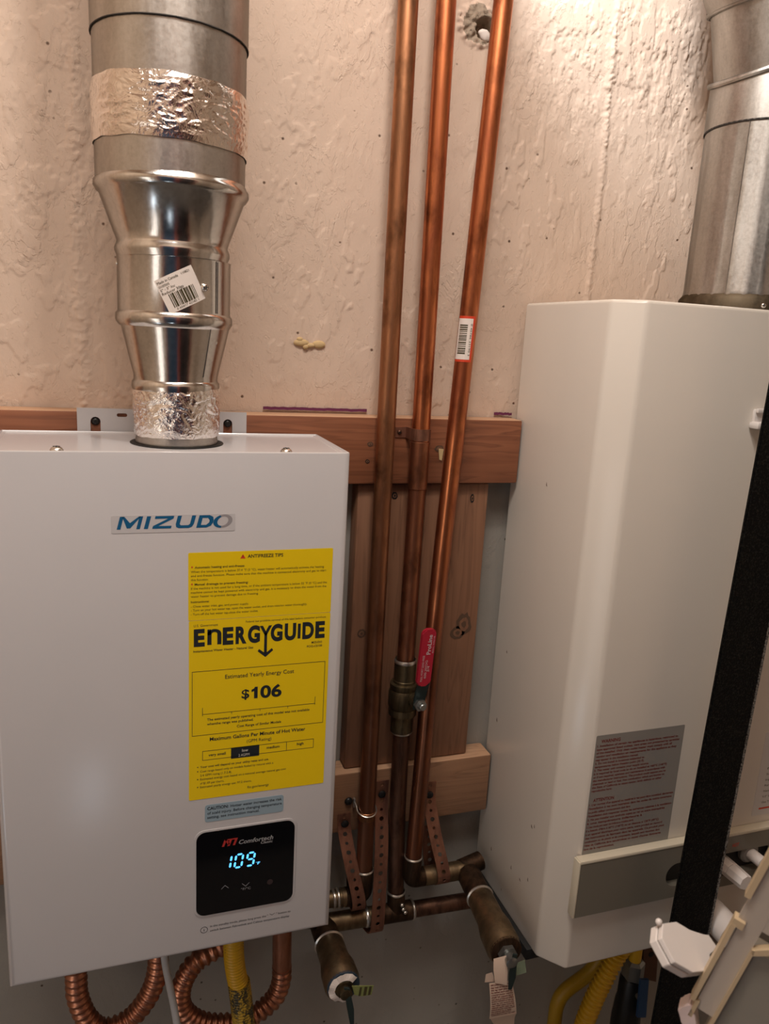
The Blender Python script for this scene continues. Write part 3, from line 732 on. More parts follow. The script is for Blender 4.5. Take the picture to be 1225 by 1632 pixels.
# ================================================================== LEFT FLUE
FL = thing('flue_pipe', 'stacked galvanized flue pipe and reducers with foil tape above the left heater', 'flue pipe', (FC[0], FC[1], HZ1))
cx, cy = 0.0545, FC[1]
def lath(name, prof, m, parent, c=(cx, cy), label=None, seg=64, smooth=40):
    bm = B(); lathe(bm, [(r, z) for r, z in prof], (c[0], c[1], 0), (0, 0, 1), seg, cap=False); return obj(name, bm, m, parent, label, smooth)
lath('collar', [(0.0385, 1.3825), (0.0415, 1.3825), (0.0418, 1.3853), (0.0412, 1.3886), (0.0418, 1.3915), (0.0405, 1.3956), (0.0405, 1.4401)], M_galv_old, FL, (0.0558, cy))
def crinkle(name, z0, z1, r, m, amp, seed, c, tilt=0.0, nz=60, na=260, fz=(60, 90), parent=FL):
    bm = B(); rows = []
    for j in range(nz + 1):
        row = []
        for k in range(na):
            a = 2 * PI * k / na; t = j / nz
            zz = z0 + (z1 - z0) * t + tilt * math.cos(a) + 0.0012 * noise.noise(Vector((math.cos(a) * 4, math.sin(a) * 4, seed + round(t)))) * (1 if t in (0, 1) else 0.3)
            p = Vector((math.cos(a) * r * fz[0], math.sin(a) * r * fz[0], zz * fz[1] + seed * 7))
            p += Vector((noise.noise(p * 0.4), noise.noise(p * 0.4 + Vector((5, 1, 2))), noise.noise(p * 0.4 + Vector((1, 8, 3))))) * 1.1
            n1 = 1 - 2 * abs(noise.noise(p)); n2 = 1 - 2 * abs(noise.noise(p * 2.3))
            n3 = noise.noise(p * 0.35)
            d = amp * (0.55 * n1 + 0.3 * n2 + 0.6 * n3) * min(1, 0.05 + 5 * min(t, 1 - t)) - 0.0004 * max(0, 1 - 12 * min(t, 1 - t))
            row.append(bm.verts.new((c[0] + (r + d) * math.cos(a), c[1] + (r + d) * math.sin(a), zz)))
        rows.append(row)
    for j in range(nz):
        for k in range(na): bm.faces.new((rows[j][k], rows[j][(k + 1) % na], rows[j + 1][(k + 1) % na], rows[j + 1][k]))
    return obj(name, bm, m, parent, smooth=0 if False else 75)
crinkle('foil_wrap', 1.3905, 1.4436, 0.0428, M_foil, 0.0017, 1, (0.0558, cy), fz=(95, 95)); 
lath('reducer', [(0.0405, 1.4360), (0.0432, 1.4365), (0.0440, 1.4401), (0.0436, 1.4445), (0.0418, 1.4468), (0.0420, 1.4514), (0.0540, 1.5025), (0.0544, 1.5040)], M_galv_new, FL, (0.0550, cy))
lath('coupling_collar', [(0.0536, 1.4990), (0.0550, 1.5005), (0.0575, 1.5045), (0.0572, 1.5108), (0.0550, 1.5134), (0.0550, 1.5630), (0.0556, 1.5643), (0.0545, 1.5646)], M_galv_new, FL, (0.0540, cy))
lath('reducer', [(0.0535, 1.5604), (0.0538, 1.5662), (0.0555, 1.5700), (0.0555, 1.5733), (0.0538, 1.5770), (0.0532, 1.5796), (0.0560, 1.5867), (0.0690, 1.6223), (0.0715, 1.6241), (0.0738, 1.6280), (0.0736, 1.6320), (0.0712, 1.6346), (0.0705, 1.6372)], M_galv_new, FL, (0.0525, cy))
lath('pipe_section', [(0.0708, 1.6302), (0.0708, 1.7680)], M_galv_old, FL, (0.0515, cy))
lath('pipe_section', [(0.0716, 1.7596), (0.0722, 1.7603), (0.0722, ZC)], M_galv_old, FL, (0.0515, cy))
bm = B(); N = 64
tube(bm, [(0.0515 + 0.0720 * math.cos(2 * PI * k / N), cy + 0.0720 * math.sin(2 * PI * k / N), 0.0005 * noise.noise(Vector((math.cos(k * 0.1) * 9, math.sin(k * 0.1) * 9, 0))) + 1.7596) for k in range(N + 1)], 0.0006, 6, False)
obj('overlap_seam', bm, M_seam, FL)
crinkle('foil_tape', 1.6631, 1.7165, 0.0722, M_foil_tape, 0.0017, 4, (0.0515, cy), tilt=-0.0010, nz=90, na=420, fz=(50, 95))
for k, (a, z) in enumerate(((232, 1.478), (318, 1.4880))): pass
def on_cyl(c, r, a, z): a = math.radians(a); return Vector((c[0] + r * math.cos(a), c[1] + r * math.sin(a), z))
def rivet(c, r, a, z, rr=0.0022, h=0.0013, name='rivet', mats=(M_screw,), cross=False):
    bm = B(); ax = Vector((math.cos(math.radians(a)), math.sin(math.radians(a)), 0))
    if cross: screw_head(bm, on_cyl(c, r, a, z), ax, rr, h)
    else: lathe(bm, [(rr, 0), (rr * 0.8, h * 0.7), (rr * 0.3, h), (0.0001, h)], on_cyl(c, r, a, z), ax, 12)
    return obj(name, bm, list(mats), FL)
rivet((0.0550, cy), 0.0494, 318, 1.4870); rivet((0.0550, cy), 0.0450, 316, 1.4690); rivet((0.0540, cy), 0.0550, 186, 1.5574)
rivet((0.0540, cy), 0.0550, 296, 1.5384, 0.0042, 0.004, 'sheet_metal_screw', (M_screw, M_ink), True)
# lapped vertical seams of the sheet metal
bm = B()
for (a, ra, za, rb, zb) in ((305, 0.0425, 1.4523, 0.0536, 1.5015), (312, 0.0556, 1.5147, 0.0556, 1.5630)):
    p, q = on_cyl((0.0545, cy), ra, a, za), on_cyl((0.0545, cy), rb, a, zb); tube(bm, [p, q], 0.0006, 6)
obj('lap_seam', bm, M_seam, FL)
# price sticker wrapped on the coupling collar
ang0 = 270.0
def st_map(r, c=(0.0540, cy), a0=272.0, zc=1.5345, rot=math.radians(27)):
    def f(u, v):
        x = u * math.cos(rot) - v * math.sin(rot); z = u * math.sin(rot) + v * math.cos(rot)
        a = math.radians(a0) + x / 0.0550
        return Vector((c[0] + r * math.cos(a), c[1] + r * math.sin(a), zc + z))
    return f
f0 = st_map(0.0554)
bm = B(); gx, gz = 16, 8
gg = [[bm.verts.new(f0(-0.0190 + 0.0380 * i / gx, -0.0165 + 0.0330 * j / gz)) for i in range(gx + 1)] for j in range(gz + 1)]
for j in range(gz):
    for i in range(gx): bm.faces.new((gg[j][i], gg[j][i + 1], gg[j + 1][i + 1], gg[j + 1][i]))
st = obj('price_sticker', bm, M_paper, FL, 'white barcode sticker', smooth=80)
f1 = st_map(0.0557); e = B()
random.seed(3); u = -0.0125
while u < 0.0125:
    w = random.choice((0.0005, 0.0008, 0.0012, 0.0018)); 
    e.faces.new([e.verts.new(f1(*p)) for p in ((u, -0.0125), (u + w, -0.0125), (u + w, 0.0005), (u, 0.0005))]); u += w + random.choice((0.0004, 0.0006, 0.001))
def ts(s, x0, x1, z, h): text('st', s, x0, x1, z, h, mapf=f1)
ts('Made in Canada', -0.0175, 0.0035, 0.0118, 0.0024); ts('110821', 0.0070, 0.0150, 0.0122, 0.0020); ts('0100505', -0.0175, -0.0070, 0.0082, 0.0022); ts('5" - 3" Inc', -0.0175, -0.0030, 0.0048, 0.0022); ts('Reducer 30ga', -0.0175, 0.0040, 0.0014, 0.0024)
ts('0 60417 42182 1', -0.0110, 0.0120, -0.0152, 0.0018)
GR['st'] = (st, [M_ink_soft], e, 'barcode_print')

# ================================================================== COPPER PIPES
def ring(bm, p, axis, r, w=0.0016, mi=0):
    lathe(bm, [(r * 0.97, -w * 1.2), (r * 1.06, -w * 0.5), (r * 1.07, w * 0.3), (r * 0.97, w * 1.2)], p, axis, 24, mi, False)
RP = 0.0114
# left pipe, elbow at the foot, short run to the left
P1 = thing('copper_pipe', 'leftmost vertical copper pipe, dull brown, closest to the left heater', 'pipe', (0.309, -0.055, 0.735), 'vertical copper pipes')
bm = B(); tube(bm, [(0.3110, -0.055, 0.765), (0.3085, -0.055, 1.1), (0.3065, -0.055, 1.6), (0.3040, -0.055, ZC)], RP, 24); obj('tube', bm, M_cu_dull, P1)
bm = B(); tube(bm, smooth_path([(0.3112, -0.055, 0.774), (0.3114, -0.055, 0.752), (0.3105, -0.055, 0.741), (0.303, -0.055, 0.734), (0.285, -0.055, 0.7345)], 5), 0.0132, 20); obj('elbow', bm, M_flux, P1, 'blackened elbow fitting')
bm = B(); tube(bm, [(0.290, -0.055, 0.7345), (0.279, -0.055, 0.735), (0.279, -0.055, 0.735), (0.279, -0.055, 0.735), (0.21, -0.055, 0.738)], [0.0125, 0.0125, 0.0135, 0.0115, 0.0115], 20); obj('branch', bm, M_bronze, P1)
bm = B(); ring(bm, (0.3112, -0.055, 0.7745), (0, 0, 1), 0.0128); obj('solder_ring', bm, M_solder, P1); bm = B(); ring(bm, (0.274, -0.055, 0.7352), (1, 0, 0), 0.0128); obj('solder_ring', bm, M_solder, P1); bm = B(); ring(bm, (0.268, -0.055, 0.7354), (1, 0, 0), 0.0122); obj('solder_ring', bm, M_solder, P1)
# middle pipe, above the valve
P2 = thing('copper_pipe', 'middle vertical copper pipe coming down into the red-handled valve', 'pipe', (0.352, -0.055, 1.09), 'vertical copper pipes')
bm = B(); tube(bm, [(0.3535, -0.055, 1.372), (0.3500, -0.055, 1.9), (0.3480, -0.055, ZC)], RP, 24); obj('tube', bm, M_cu, P2)
bm = B(); tube(bm, [(0.3525, -0.055, 1.078), (0.3535, -0.055, 1.3745)], RP * 0.985, 24); obj('lower_tube', bm, M_cu_low, P2, 'tarnished lower length')
bm = B(); tube(bm, [(0.3534, -0.055, 1.317), (0.3534, -0.055, 1.318), (0.3535, -0.055, 1.377), (0.3535, -0.055, 1.378)], [RP, RP * 1.1, RP * 1.1, RP], 24); obj('coupling', bm, M_cu_low, P2)
# right pipe, elbow and run to the right tee
P3 = thing('copper_pipe', 'rightmost vertical copper pipe, bright, leaning, with a red-edged barcode sticker', 'pipe', (0.3816, -0.06, 0.757), 'vertical copper pipes')
P3L = [(0.3800, -0.065, 0.775), (0.3838, -0.065, 0.970), (0.3885, -0.064, 1.186), (0.3992, -0.062, 1.430), (0.4172, -0.060, 1.876), (0.4420, -0.058, ZC)]
def p3(z):
    for a_, b_ in zip(P3L, P3L[1:]):
        if z <= b_[2] or b_ is P3L[-1]:
            t_ = (z - a_[2]) / (b_[2] - a_[2]); return a_[0] + (b_[0] - a_[0]) * t_, a_[1] + (b_[1] - a_[1]) * t_
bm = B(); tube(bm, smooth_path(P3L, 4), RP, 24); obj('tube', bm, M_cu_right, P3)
bm = B(); tube(bm, smooth_path([(0.3800, -0.065, 0.789), (0.3798, -0.065, 0.765), (0.3822, -0.064, 0.7540), (0.395, -0.061, 0.7497), (0.412, -0.060, 0.7495)], 5), 0.0126, 20); obj('elbow', bm, M_flux, P3, 'blackened elbow fitting')
bm = B(); tube(bm, smooth_path([(0.400, -0.060, 0.7495), (0.440, -0.060, 0.7485), (0.456, -0.060, 0.748), (0.465, -0.064, 0.7475), (0.467, -0.082, 0.747)], 5), 0.0134, 20)
obj('branch', bm, M_bronze, P3); bm = B(); tube(bm, [(0.46, -0.058, 0.7485), (0.4935, -0.052, 0.752)], 0.0135, 20); obj('tee_stub', bm, M_flux, P3)
bm = B(); ring(bm, (0.3801, -0.065, 0.789), (0.03, 0, 1), 0.0122); obj('solder_ring', bm, M_solder, P3)
# sticker on the right pipe
RS = RP + 0.0004
def pmap(r, c0=265.0):
    def f(u, v):   # u around the pipe (metres), v = height
        a = math.radians(c0) + u / RP; c_ = p3(v); return Vector((c_[0] + r * math.cos(a), c_[1] + r * math.sin(a), v))
    return f
f2 = pmap(RS); f3 = pmap(RS + 0.0003)
def patch(bm, f, u0, u1, v0, v1, n=8, mi=0):
    lo = [bm.verts.new(f(u0 + (u1 - u0) * i / n, v0)) for i in range(n + 1)]; hi = [bm.verts.new(f(u0 + (u1 - u0) * i / n, v1)) for i in range(n + 1)]
    for i in range(n): bm.faces.new((lo[i], lo[i + 1], hi[i + 1], hi[i])).material_index = mi
bm = B(); patch(bm, f2, -0.0165, 0.0055, 1.4775, 1.5320, 12, 0); patch(bm, pmap(RS + 0.00015), -0.0165, 0.0025, 1.4805, 1.5290, 12, 1)
ps = obj('barcode_sticker', bm, [M_red_ink, M_paper], P3, 'white barcode sticker with red edge', smooth=80)
e = B(); v = 1.4870
while v < 1.5210:
    w = random.choice((0.0006, 0.001, 0.0016)); patch(e, f3, -0.0135, -0.0035, v, v + w, 5); v += w + random.choice((0.0006, 0.0009, 0.0013))
text('ps', '0 45786 23190 3', 1.4850, 1.5230, 0.0004, 0.0022, mapf=lambda x, z: f3(z - 0.0005, 1.4850 + 1.5230 - x))
GR['ps'] = (ps, [M_ink_soft], e, 'barcode_print')

# ball valve with red lever
V = thing('ball_valve', 'brass ball valve with an upright red lever handle on the middle pipe', 'valve', (0.3525, -0.055, 1.0))
bm = B(); lathe(bm, [(0.0118, 1.083), (0.0146, 1.0825), (0.0146, 1.058), (0.0150, 1.0575), (0.0150, 1.054), (0.0190, 1.053), (0.0192, 1.047), (0.0182, 1.045), (0.0200, 1.041), (0.0204, 1.032), (0.0200, 1.021), (0.0182, 1.0175), (0.0190, 1.015), (0.0188, 1.008), (0.0150, 1.006), (0.0150, 0.983), (0.0120, 0.982)][::-1], (0.3530, -0.055, 0), (0, 0, 1), 32, cap=False)
obj('valve_body', bm, M_brass, V, smooth=30)
bm = B(); ring(bm, (0.3527, -0.055, 1.084), (0, 0, 1), 0.0142, 0.0026); obj('solder_ring', bm, M_solder, V); bm = B(); ring(bm, (0.3535, -0.055, 0.982), (0, 0, 1), 0.0138, 0.002); obj('solder_ring', bm, M_solder, V)
bm = B(); lathe(bm, [(0.0095, 0.010), (0.0095, 0.026), (0.0070, 0.0265), (0.0070, 0.034)], (0.3590, -0.055, 1.036), (0.12, -1, 0), 24); obj('stem', bm, M_brass, V)
bm = B(); lathe(bm, [(0.0085, 0.0), (0.0085, 0.0060)], (0.3625, -0.0885, 1.0370), (0.12, -1, 0), 6); lathe(bm, [(0.0048, 0.006), (0.0048, 0.0115), (0.0040, 0.0125)], (0.3625, -0.0885, 1.0370), (0.12, -1, 0), 16); obj('handle_nut', bm, M_steel, V, smooth=30)
hp = [(0.3625, -0.0880, 1.0300), (0.3625, -0.0885, 1.0440), (0.3620, -0.0950, 1.0600), (0.3615, -0.1010, 1.0720)]
def ribbon(bm, pts, w, th, wdir=(1, 0, 0)):
    pts = [Vector(p) for p in pts]; wd = Vector(wdir); secs = []
    for i, p in enumerate(pts):
        t = (pts[min(i + 1, len(pts) - 1)] - pts[max(i - 1, 0)]).normalized(); n = wd.cross(t).normalized()
        ww = w[i] if isinstance(w, (list, tuple)) else w
        secs.append([bm.verts.new(p + wd * s * ww / 2 + n * q * th / 2) for s, q in ((-1, -1), (1, -1), (1, 1), (-1, 1))])
    for a, b in zip(secs, secs[1:]):
        for k in range(4): bm.faces.new((a[k], a[(k + 1) % 4], b[(k + 1) % 4], b[k]))
    bm.faces.new(secs[0]); bm.faces.new(secs[-1])
bm = B(); ribbon(bm, hp, [0.0155, 0.0155, 0.0155, 0.0155], 0.003); obj('handle_bracket', bm, M_dark_steel, V, smooth=30)
HPY = lambda z: -0.1035 - (z - 1.072) * 0.04; HPX = lambda z: 0.3605 + (z - 1.072) * 0.035
bm = B()
ol = [(p[0], p[2]) for p in rrect(-0.0092, 0.0092, 1.0690, 1.1470, 0.0060, 0, 6)]
prism(bm, [(HPX(z) + x, HPY(z), z) for x, z in ol], (0, 0.0060, 0)); bmesh.ops.bevel(bm, geom=[e_ for e_ in bm.edges if len(e_.link_faces) == 2 and any(len(f.verts) > 10 for f in e_.link_faces)], offset=0.0015, segments=2, affect='EDGES')
gr_ = obj('handle_grip', bm, M_red, V, 'red vinyl grip with white lettering', smooth=40)
fh = lambda x, z: Vector((HPX(x) + z, HPY(x) - 0.0004, x))   # text runs up the grip
def th(s, a, b, off, h, bold=0.0): text('gr', s, a, b, off, h, bold=bold, mapf=lambda x, z: fh(x, -z))
th('ProLine', 1.1130, 1.1400, -0.0040, 0.0052, 0.02); th('BALL VALVE', 1.1150, 1.1380, -0.0078, 0.0016)
th('FULL PORT LEAD FREE', 1.0760, 1.1120, 0.0030, 0.0026); th('600 WOG', 1.0800, 1.1050, -0.0018, 0.0030); th('3/4', 1.0890, 1.0970, -0.0052, 0.0036)
GR['gr'] = (gr_, [mat('white_print', (0.55, 0.42, 0.42), 0.5)], None, 'grip_lettering')

# lower feed: pipe under the valve, tee, cross run
LP = thing('copper_feed_pipe', 'dark tarnished copper pipe from the ball valve down to the cross tee', 'pipe', (0.3630, -0.055, 0.692))
bm = B(); tube(bm, [(0.3625, -0.0525, 0.712), (0.3570, -0.0505, 0.86), (0.3535, -0.055, 0.984)], 0.0116, 24); obj('tube', bm, M_cu_dark, LP)
bm = B(); tube(bm, [(0.3622, -0.053, 0.726), (0.3635, -0.055, 0.695)], 0.0130, 20); tube(bm, [(0.330, -0.055, 0.6945), (0.387, -0.055, 0.6925)], 0.0138, 20); obj('tee', bm, M_flux, LP, 'blackened tee fitting')
for p_, ax_, r_, w_ in (((0.3622, -0.053, 0.727), (0, 0, 1), 0.0128, 0.002), ((0.388, -0.055, 0.6925), (1, 0, 0), 0.0136, 0.0018), ((0.318, -0.055, 0.6950), (1, 0, 0), 0.0134, 0.0024)):
    bm = B(); ring(bm, p_, ax_, r_, w_); obj('solder_ring', bm, M_solder, LP)
bm = B()
for p in ((0.3665, -0.0685, 0.7150), (0.3685, -0.0690, 0.7080), (0.3720, -0.0690, 0.7020)): bmesh.ops.create_icosphere(bm, subdivisions=2, radius=0.0028, matrix=Matrix.Translation(p))
obj('solder_drip', bm, M_solder, LP)
bm = B(); tube(bm, [(0.388, -0.055, 0.6925), (0.62, -0.055, 0.6830)], 0.0115, 20); obj('right_run', bm, M_cu_dark, LP)
bm = B(); tube(bm, [(0.256, -0.055, 0.6975), (0.335, -0.055, 0.6945)], 0.0132, 20); obj('left_run', bm, M_bronze, LP)

def drain(name, label, base, end, r, flat):
    b, e_ = Vector(base), Vector(end); ax = (e_ - b).normalized(); L = (e_ - b).length
    t = thing(name, label, 'valve', base, 'bronze drain valves')
    bm = B(); lathe(bm, [(r * 0.80, 0), (r * 0.80, L * 0.30), (r * 0.72, L * 0.31), (r * 0.72, L * 0.36)], b, ax, 28); obj('inlet', bm, M_flux, t, smooth=35)
    bm = B(); lathe(bm, [(r * 0.78, L * 0.32), (r * 0.86, L * 0.36), (r * 0.88, L * 0.62), (r * 1.02, L * 0.74), (r * 1.04, L * 0.93), (r * 0.96, L * 0.97), (r * 0.96, L), (r * 0.5, L)], b, ax, 32)
    for v in bm.verts:      # belly hanging below the axis
        h = (v.co - b).dot(ax) / L; d = v.co - b - ax * (h * L)
        if d.z < 0: v.co.z += d.z * 0.45 * math.exp(-((h - 0.84) / 0.14) ** 2)
    obj('valve_body', bm, M_bronze, t, smooth=40)
    bm = B(); ring(bm, b + ax * (L * 0.33), ax, r * 0.86, 0.0016); obj('solder_ring', bm, M_solder, t)
    bm = B(); lathe(bm, [(r * 0.965, L * 0.985), (r * 0.95, L * 1.012), (r * 0.80, L * 1.018)], b, ax, 28); obj('end_seal', bm, M_flux if flat else mat('blue_seal_ring', (0.03, 0.05, 0.075), 0.5), t, smooth=35)
    bm = B(); lathe(bm, [(r * 0.58, L * 1.01), (r * 0.58, L * 1.06)], b, ax, 6); lathe(bm, [(r * 0.30, L * 1.05), (r * 0.36, L * 1.14), (r * 0.22, L * 1.15)], b, ax, 14); obj('end_nut', bm, M_brass if not flat else M_steel, t, smooth=30)
    return t, b, ax, L
D1, b_, a_, L_ = drain('drain_valve', 'bronze drain valve at the lower right corner of the left heater, yellow-green tag on it', (0.2555, -0.052, 0.6935), (0.2562, -0.158, 0.6905), 0.0225, False)
bm = B(); prism(bm, [(0.2530, -0.1720, 0.7010), (0.2600, -0.1730, 0.6990), (0.2660, -0.1760, 0.6700), (0.2670, -0.1770, 0.6480), (0.2620, -0.1770, 0.6470), (0.2570, -0.1750, 0.6720)], (0.0, 0.0022, 0.0003)); obj('lever', bm, M_dark_steel, D1, 'dark hanging lever')
T1 = thing('paper_tag', 'yellow-green striped tag on the end of the left drain valve', 'tag', (0.262, -0.169, 0.695))
bm = B(); prism(bm, [(0.2640, -0.1690, 0.6985), (0.2720, -0.1700, 0.6975), (0.2920, -0.1730, 0.6955), (0.2895, -0.1730, 0.6825), (0.2770, -0.1715, 0.6820), (0.2680, -0.1690, 0.6840)], (0, 0.0008, 0)); o1 = obj('tag_card', bm, M_greentag, T1)
bm = B()
for xa_, xb_ in ((0.2735, 0.2760), (0.2795, 0.2830), (0.2855, 0.2885)): qpoly(bm, [(xa_ + 0.0005, 0.6965), (xb_ + 0.0005, 0.6960), (xb_ - 0.001, 0.6832), (xa_ - 0.001, 0.6832)], 0)
for v in bm.verts: v.co.y = -0.1712 - (v.co.x - 0.272) * 0.15
obj('printed_stripes', bm, M_ink_soft, o1, smooth='raw')
bm = B(); nc = 28; ri_, ro_ = [], []
for k in range(nc + 1):
    a = math.radians(35 + 250 * k / nc); q = 0.0205 + 0.0022 * noise.noise(Vector((k * 0.55, 2, 0)))
    ro_.append(bm.verts.new((0.2562 + q * math.cos(a), -0.1615 - 0.001 * math.sin(k), 0.6905 + q * math.sin(a)))); ri_.append(bm.verts.new((0.2562 + 0.0125 * math.cos(a), -0.1635, 0.6905 + 0.0125 * math.sin(a))))
for k in range(nc): bm.faces.new((ro_[k], ro_[k + 1], ri_[k + 1], ri_[k]))
o = obj('tag_collar', bm, M_paper, T1, 'torn white paper collar', smooth=0); md = o.modifiers.new('s', 'SOLIDIFY'); md.thickness = 0.0006

D2, b_, a_, L_ = drain('drain_valve', 'bronze drain valve under the left edge of the right heater, paper tags hanging off it', (0.4672, -0.070, 0.7472), (0.4545, -0.213, 0.7445), 0.0215, True)
bm = B(); prism(bm, [(0.4530, -0.2315, 0.7560), (0.4590, -0.2320, 0.7540), (0.4600, -0.2330, 0.7200), (0.4560, -0.2330, 0.7040), (0.4510, -0.2330, 0.7050), (0.4500, -0.2320, 0.7300)], (0.0016, 0.0016, 0)); obj('lever', bm, M_dark_steel, D2, 'grey-green hanging lever')
T2 = thing('paper_tag', 'tan paper tag with red-brown printing hanging below the right drain valve', 'tag', (0.45, -0.222, 0.65))
bm = B()
def sheet(bm, pts_l, pts_r, th=0.0004):
    L = [bm.verts.new(p) for p in pts_l]; R = [bm.verts.new(p) for p in pts_r]
    for i in range(len(L) - 1): bm.faces.new((L[i], R[i], R[i + 1], L[i + 1]))
tl_, tr_, br_, bl_ = Vector((0.4290, -0.2225, 0.7110)), Vector((0.4615, -0.2225, 0.7070)), Vector((0.4740, -0.2225, 0.6520)), Vector((0.4345, -0.2225, 0.6545))
def tmap(u, v):   # u 0..1 across, v 0..1 down
    p = (tl_ * (1 - u) + tr_ * u) * (1 - v) + (bl_ * (1 - u) + br_ * u) * v; p.y -= 0.003 * math.sin(v * PI) ; return p
sheet(bm, [tmap(0, k / 8) for k in range(9)], [tmap(1, k / 8) for k in range(9)]); o2 = obj('tag_sheet', bm, M_tag, T2, smooth=60)
random.seed(11); words = 'OPEN SLOWLY WARNING hot water may scald do not remove this tag relief valve must be tested each year by a licensed plumber drain line shall be piped to a safe place of disposal'.split()
for k in range(15):
    s = ' '.join(words[(k * 5 + j) % len(words)] for j in range(5))
    text('t2', s, 0.05, 0.93 if k not in (12, 13) else 0.8, -(0.075 + k * 0.060), 0.034, bold=0.03, mapf=lambda x, z: tmap(x, -z) + Vector((0, -0.0005, 0)))
GR['t2'] = (o2, [M_maroon], None, 'printed_text')
bm = B(); sheet(bm, [(0.4360, -0.2225, 0.6545), (0.4440, -0.218, 0.640), (0.4500, -0.214, 0.610)], [(0.4730, -0.2225, 0.6520), (0.4745, -0.218, 0.640), (0.4790, -0.214, 0.610)]); obj('lower_sheet', bm, M_tag, T2)
bm = B(); sheet(bm, [(0.4345, -0.2180, 0.7420), (0.4330, -0.2230, 0.7300), (0.4370, -0.2235, 0.7100)], [(0.4480, -0.2250, 0.7500), (0.4500, -0.2290, 0.7300), (0.4520, -0.2280, 0.7070)]); sheet(bm, [(0.4250, -0.2190, 0.7220), (0.4240, -0.2200, 0.7110)], [(0.4340, -0.2190, 0.7230), (0.4400, -0.2200, 0.7080)]); obj('upper_sheet', bm, M_tag, T2, smooth=60)
bm = B(); sheet(bm, [(0.4660, -0.2200, 0.7290), (0.4665, -0.2230, 0.7130)], [(0.4800, -0.2180, 0.7300), (0.4830, -0.2210, 0.7120)]); tag(obj('green_tag', bm, M_palegreen), 'faded green card tag behind the lever of the right drain valve', 'tag')

# clips and perforated straps
PC = thing('pipe_clip', 'copper two-hole clip holding the middle pipe to the reddish board', 'pipe clip', (0.345, -0.04, 1.386))
bm = B(); R2 = RP + 0.0012; cxp = 0.3535
path = [Vector((0.3255, -0.0392, 0)), Vector((0.3395, -0.0392, 0))] + [Vector((cxp + R2 * math.cos(a), -0.055 + R2 * math.sin(a), 0)) for a in [math.radians(d) for d in range(165, 376, 15)]] + [Vector((0.3675, -0.0392, 0)), Vector((0.3725, -0.0392, 0))]
for i in range(len(path) - 1):
    a, b = path[i], path[i + 1]
    h0, h1 = 1.3790, 1.3935
    if i == 0: h0 += 0.001; h1 -= 0.001
    bm.faces.new([bm.verts.new((p.x, p.y, z)) for p, z in ((a, h0), (b, h0), (b, h1), (a, h1))])
bmesh.ops.remove_doubles(bm, verts=bm.verts, dist=0.0016)
c_ = obj('clip_band', bm, M_cu_strap, PC, smooth=0); md = c_.modifiers.new('s', 'SOLIDIFY'); md.thickness = 0.0012
bm = B(); screw_head(bm, (0.3310, -0.0398, 1.3865), (0, -1, 0), 0.0030, 0.0015); obj('clip_screw', bm, [M_cu_dark, M_void], PC)

def strap(label, pts, width, parent_name='perforated_strap', start_big=True, screw=None, wdir=None):
    """copper hanger strap: a row of square cells, each with a round hole, bent along a path"""
    t = thing(parent_name, label, 'strap', pts[0], 'perforated copper straps')
    P = smooth_path(pts, 8); cum = [0]
    for a, b in zip(P, P[1:]): cum.append(cum[-1] + (b - a).length)
    Ltot = cum[-1]; pitch = 0.0125; ncell = int(Ltot / pitch)
    wd = Vector(wdir or (1, 0, 0)).normalized()
    def at(s, w):
        s = max(0, min(Ltot - 1e-6, s)); i = max(k for k in range(len(cum) - 1) if cum[k] <= s)
        p = P[i] + (P[i + 1] - P[i]) * ((s - cum[i]) / max(1e-9, cum[i + 1] - cum[i])); return p + wd * w
    bm = B(); hw = width / 2
    for c in range(ncell):
        s0 = c * pitch; r = 0.0033 if c % 2 == 0 else 0.0023
        if c == 0: r = 0.0026
        outer = [(0, -hw), (pitch / 2, -hw), (pitch, -hw), (pitch, 0), (pitch, hw), (pitch / 2, hw), (0, hw), (0, 0)]
        ang = [math.atan2(y, x - pitch / 2) for x, y in outer]
        O = [bm.verts.new(at(s0 + x, y)) for x, y in outer]
        I = [bm.verts.new(at(s0 + pitch / 2 + r * math.cos(a), r * math.sin(a))) for a in [PI * 2 * k / 8 + ang[0] for k in range(8)]]
        for k in range(8): bm.faces.new((O[k], O[(k + 1) % 8], I[(k + 1) % 8], I[k]))
    bmesh.ops.remove_doubles(bm, verts=bm.verts, dist=1e-5)
    o = obj('strap_band', bm, M_cu_strap, t, smooth=0); md = o.modifiers.new('s', 'SOLIDIFY'); md.thickness = 0.0010; md.offset = 0
    if screw:
        bm = B(); screw_head(bm, screw, (0, -1, 0), 0.0056, 0.0022); obj('strap_screw', bm, [M_black_screw, M_void], t, 'black screw')
    return t
strap('short perforated copper strap at the heater edge, left of the leftmost pipe', [(0.2830, -0.0390, 0.8560), (0.2840, -0.0395, 0.8320), (0.2900, -0.0580, 0.7900), (0.2990, -0.0720, 0.7450), (0.3010, -0.0700, 0.7230), (0.3015, -0.0560, 0.7185), (0.3015, -0.0420, 0.7260), (0.300, -0.0385, 0.7600)], 0.0190, screw=(0.2845, -0.0400, 0.8400))
strap('long perforated copper strap between the left and middle pipes, looped under the cross pipe', [(0.3365, -0.0390, 0.8990), (0.3365, -0.0395, 0.8650), (0.3345, -0.0560, 0.8100), (0.3305, -0.0700, 0.7500), (0.3290, -0.0745, 0.7000), (0.3285, -0.0690, 0.6790), (0.3250, -0.0550, 0.6755), (0.3180, -0.0400, 0.6850), (0.3120, -0.0350, 0.7150), (0.3110, -0.0370, 0.7450)], 0.0195, screw=(0.3365, -0.0400, 0.8780))
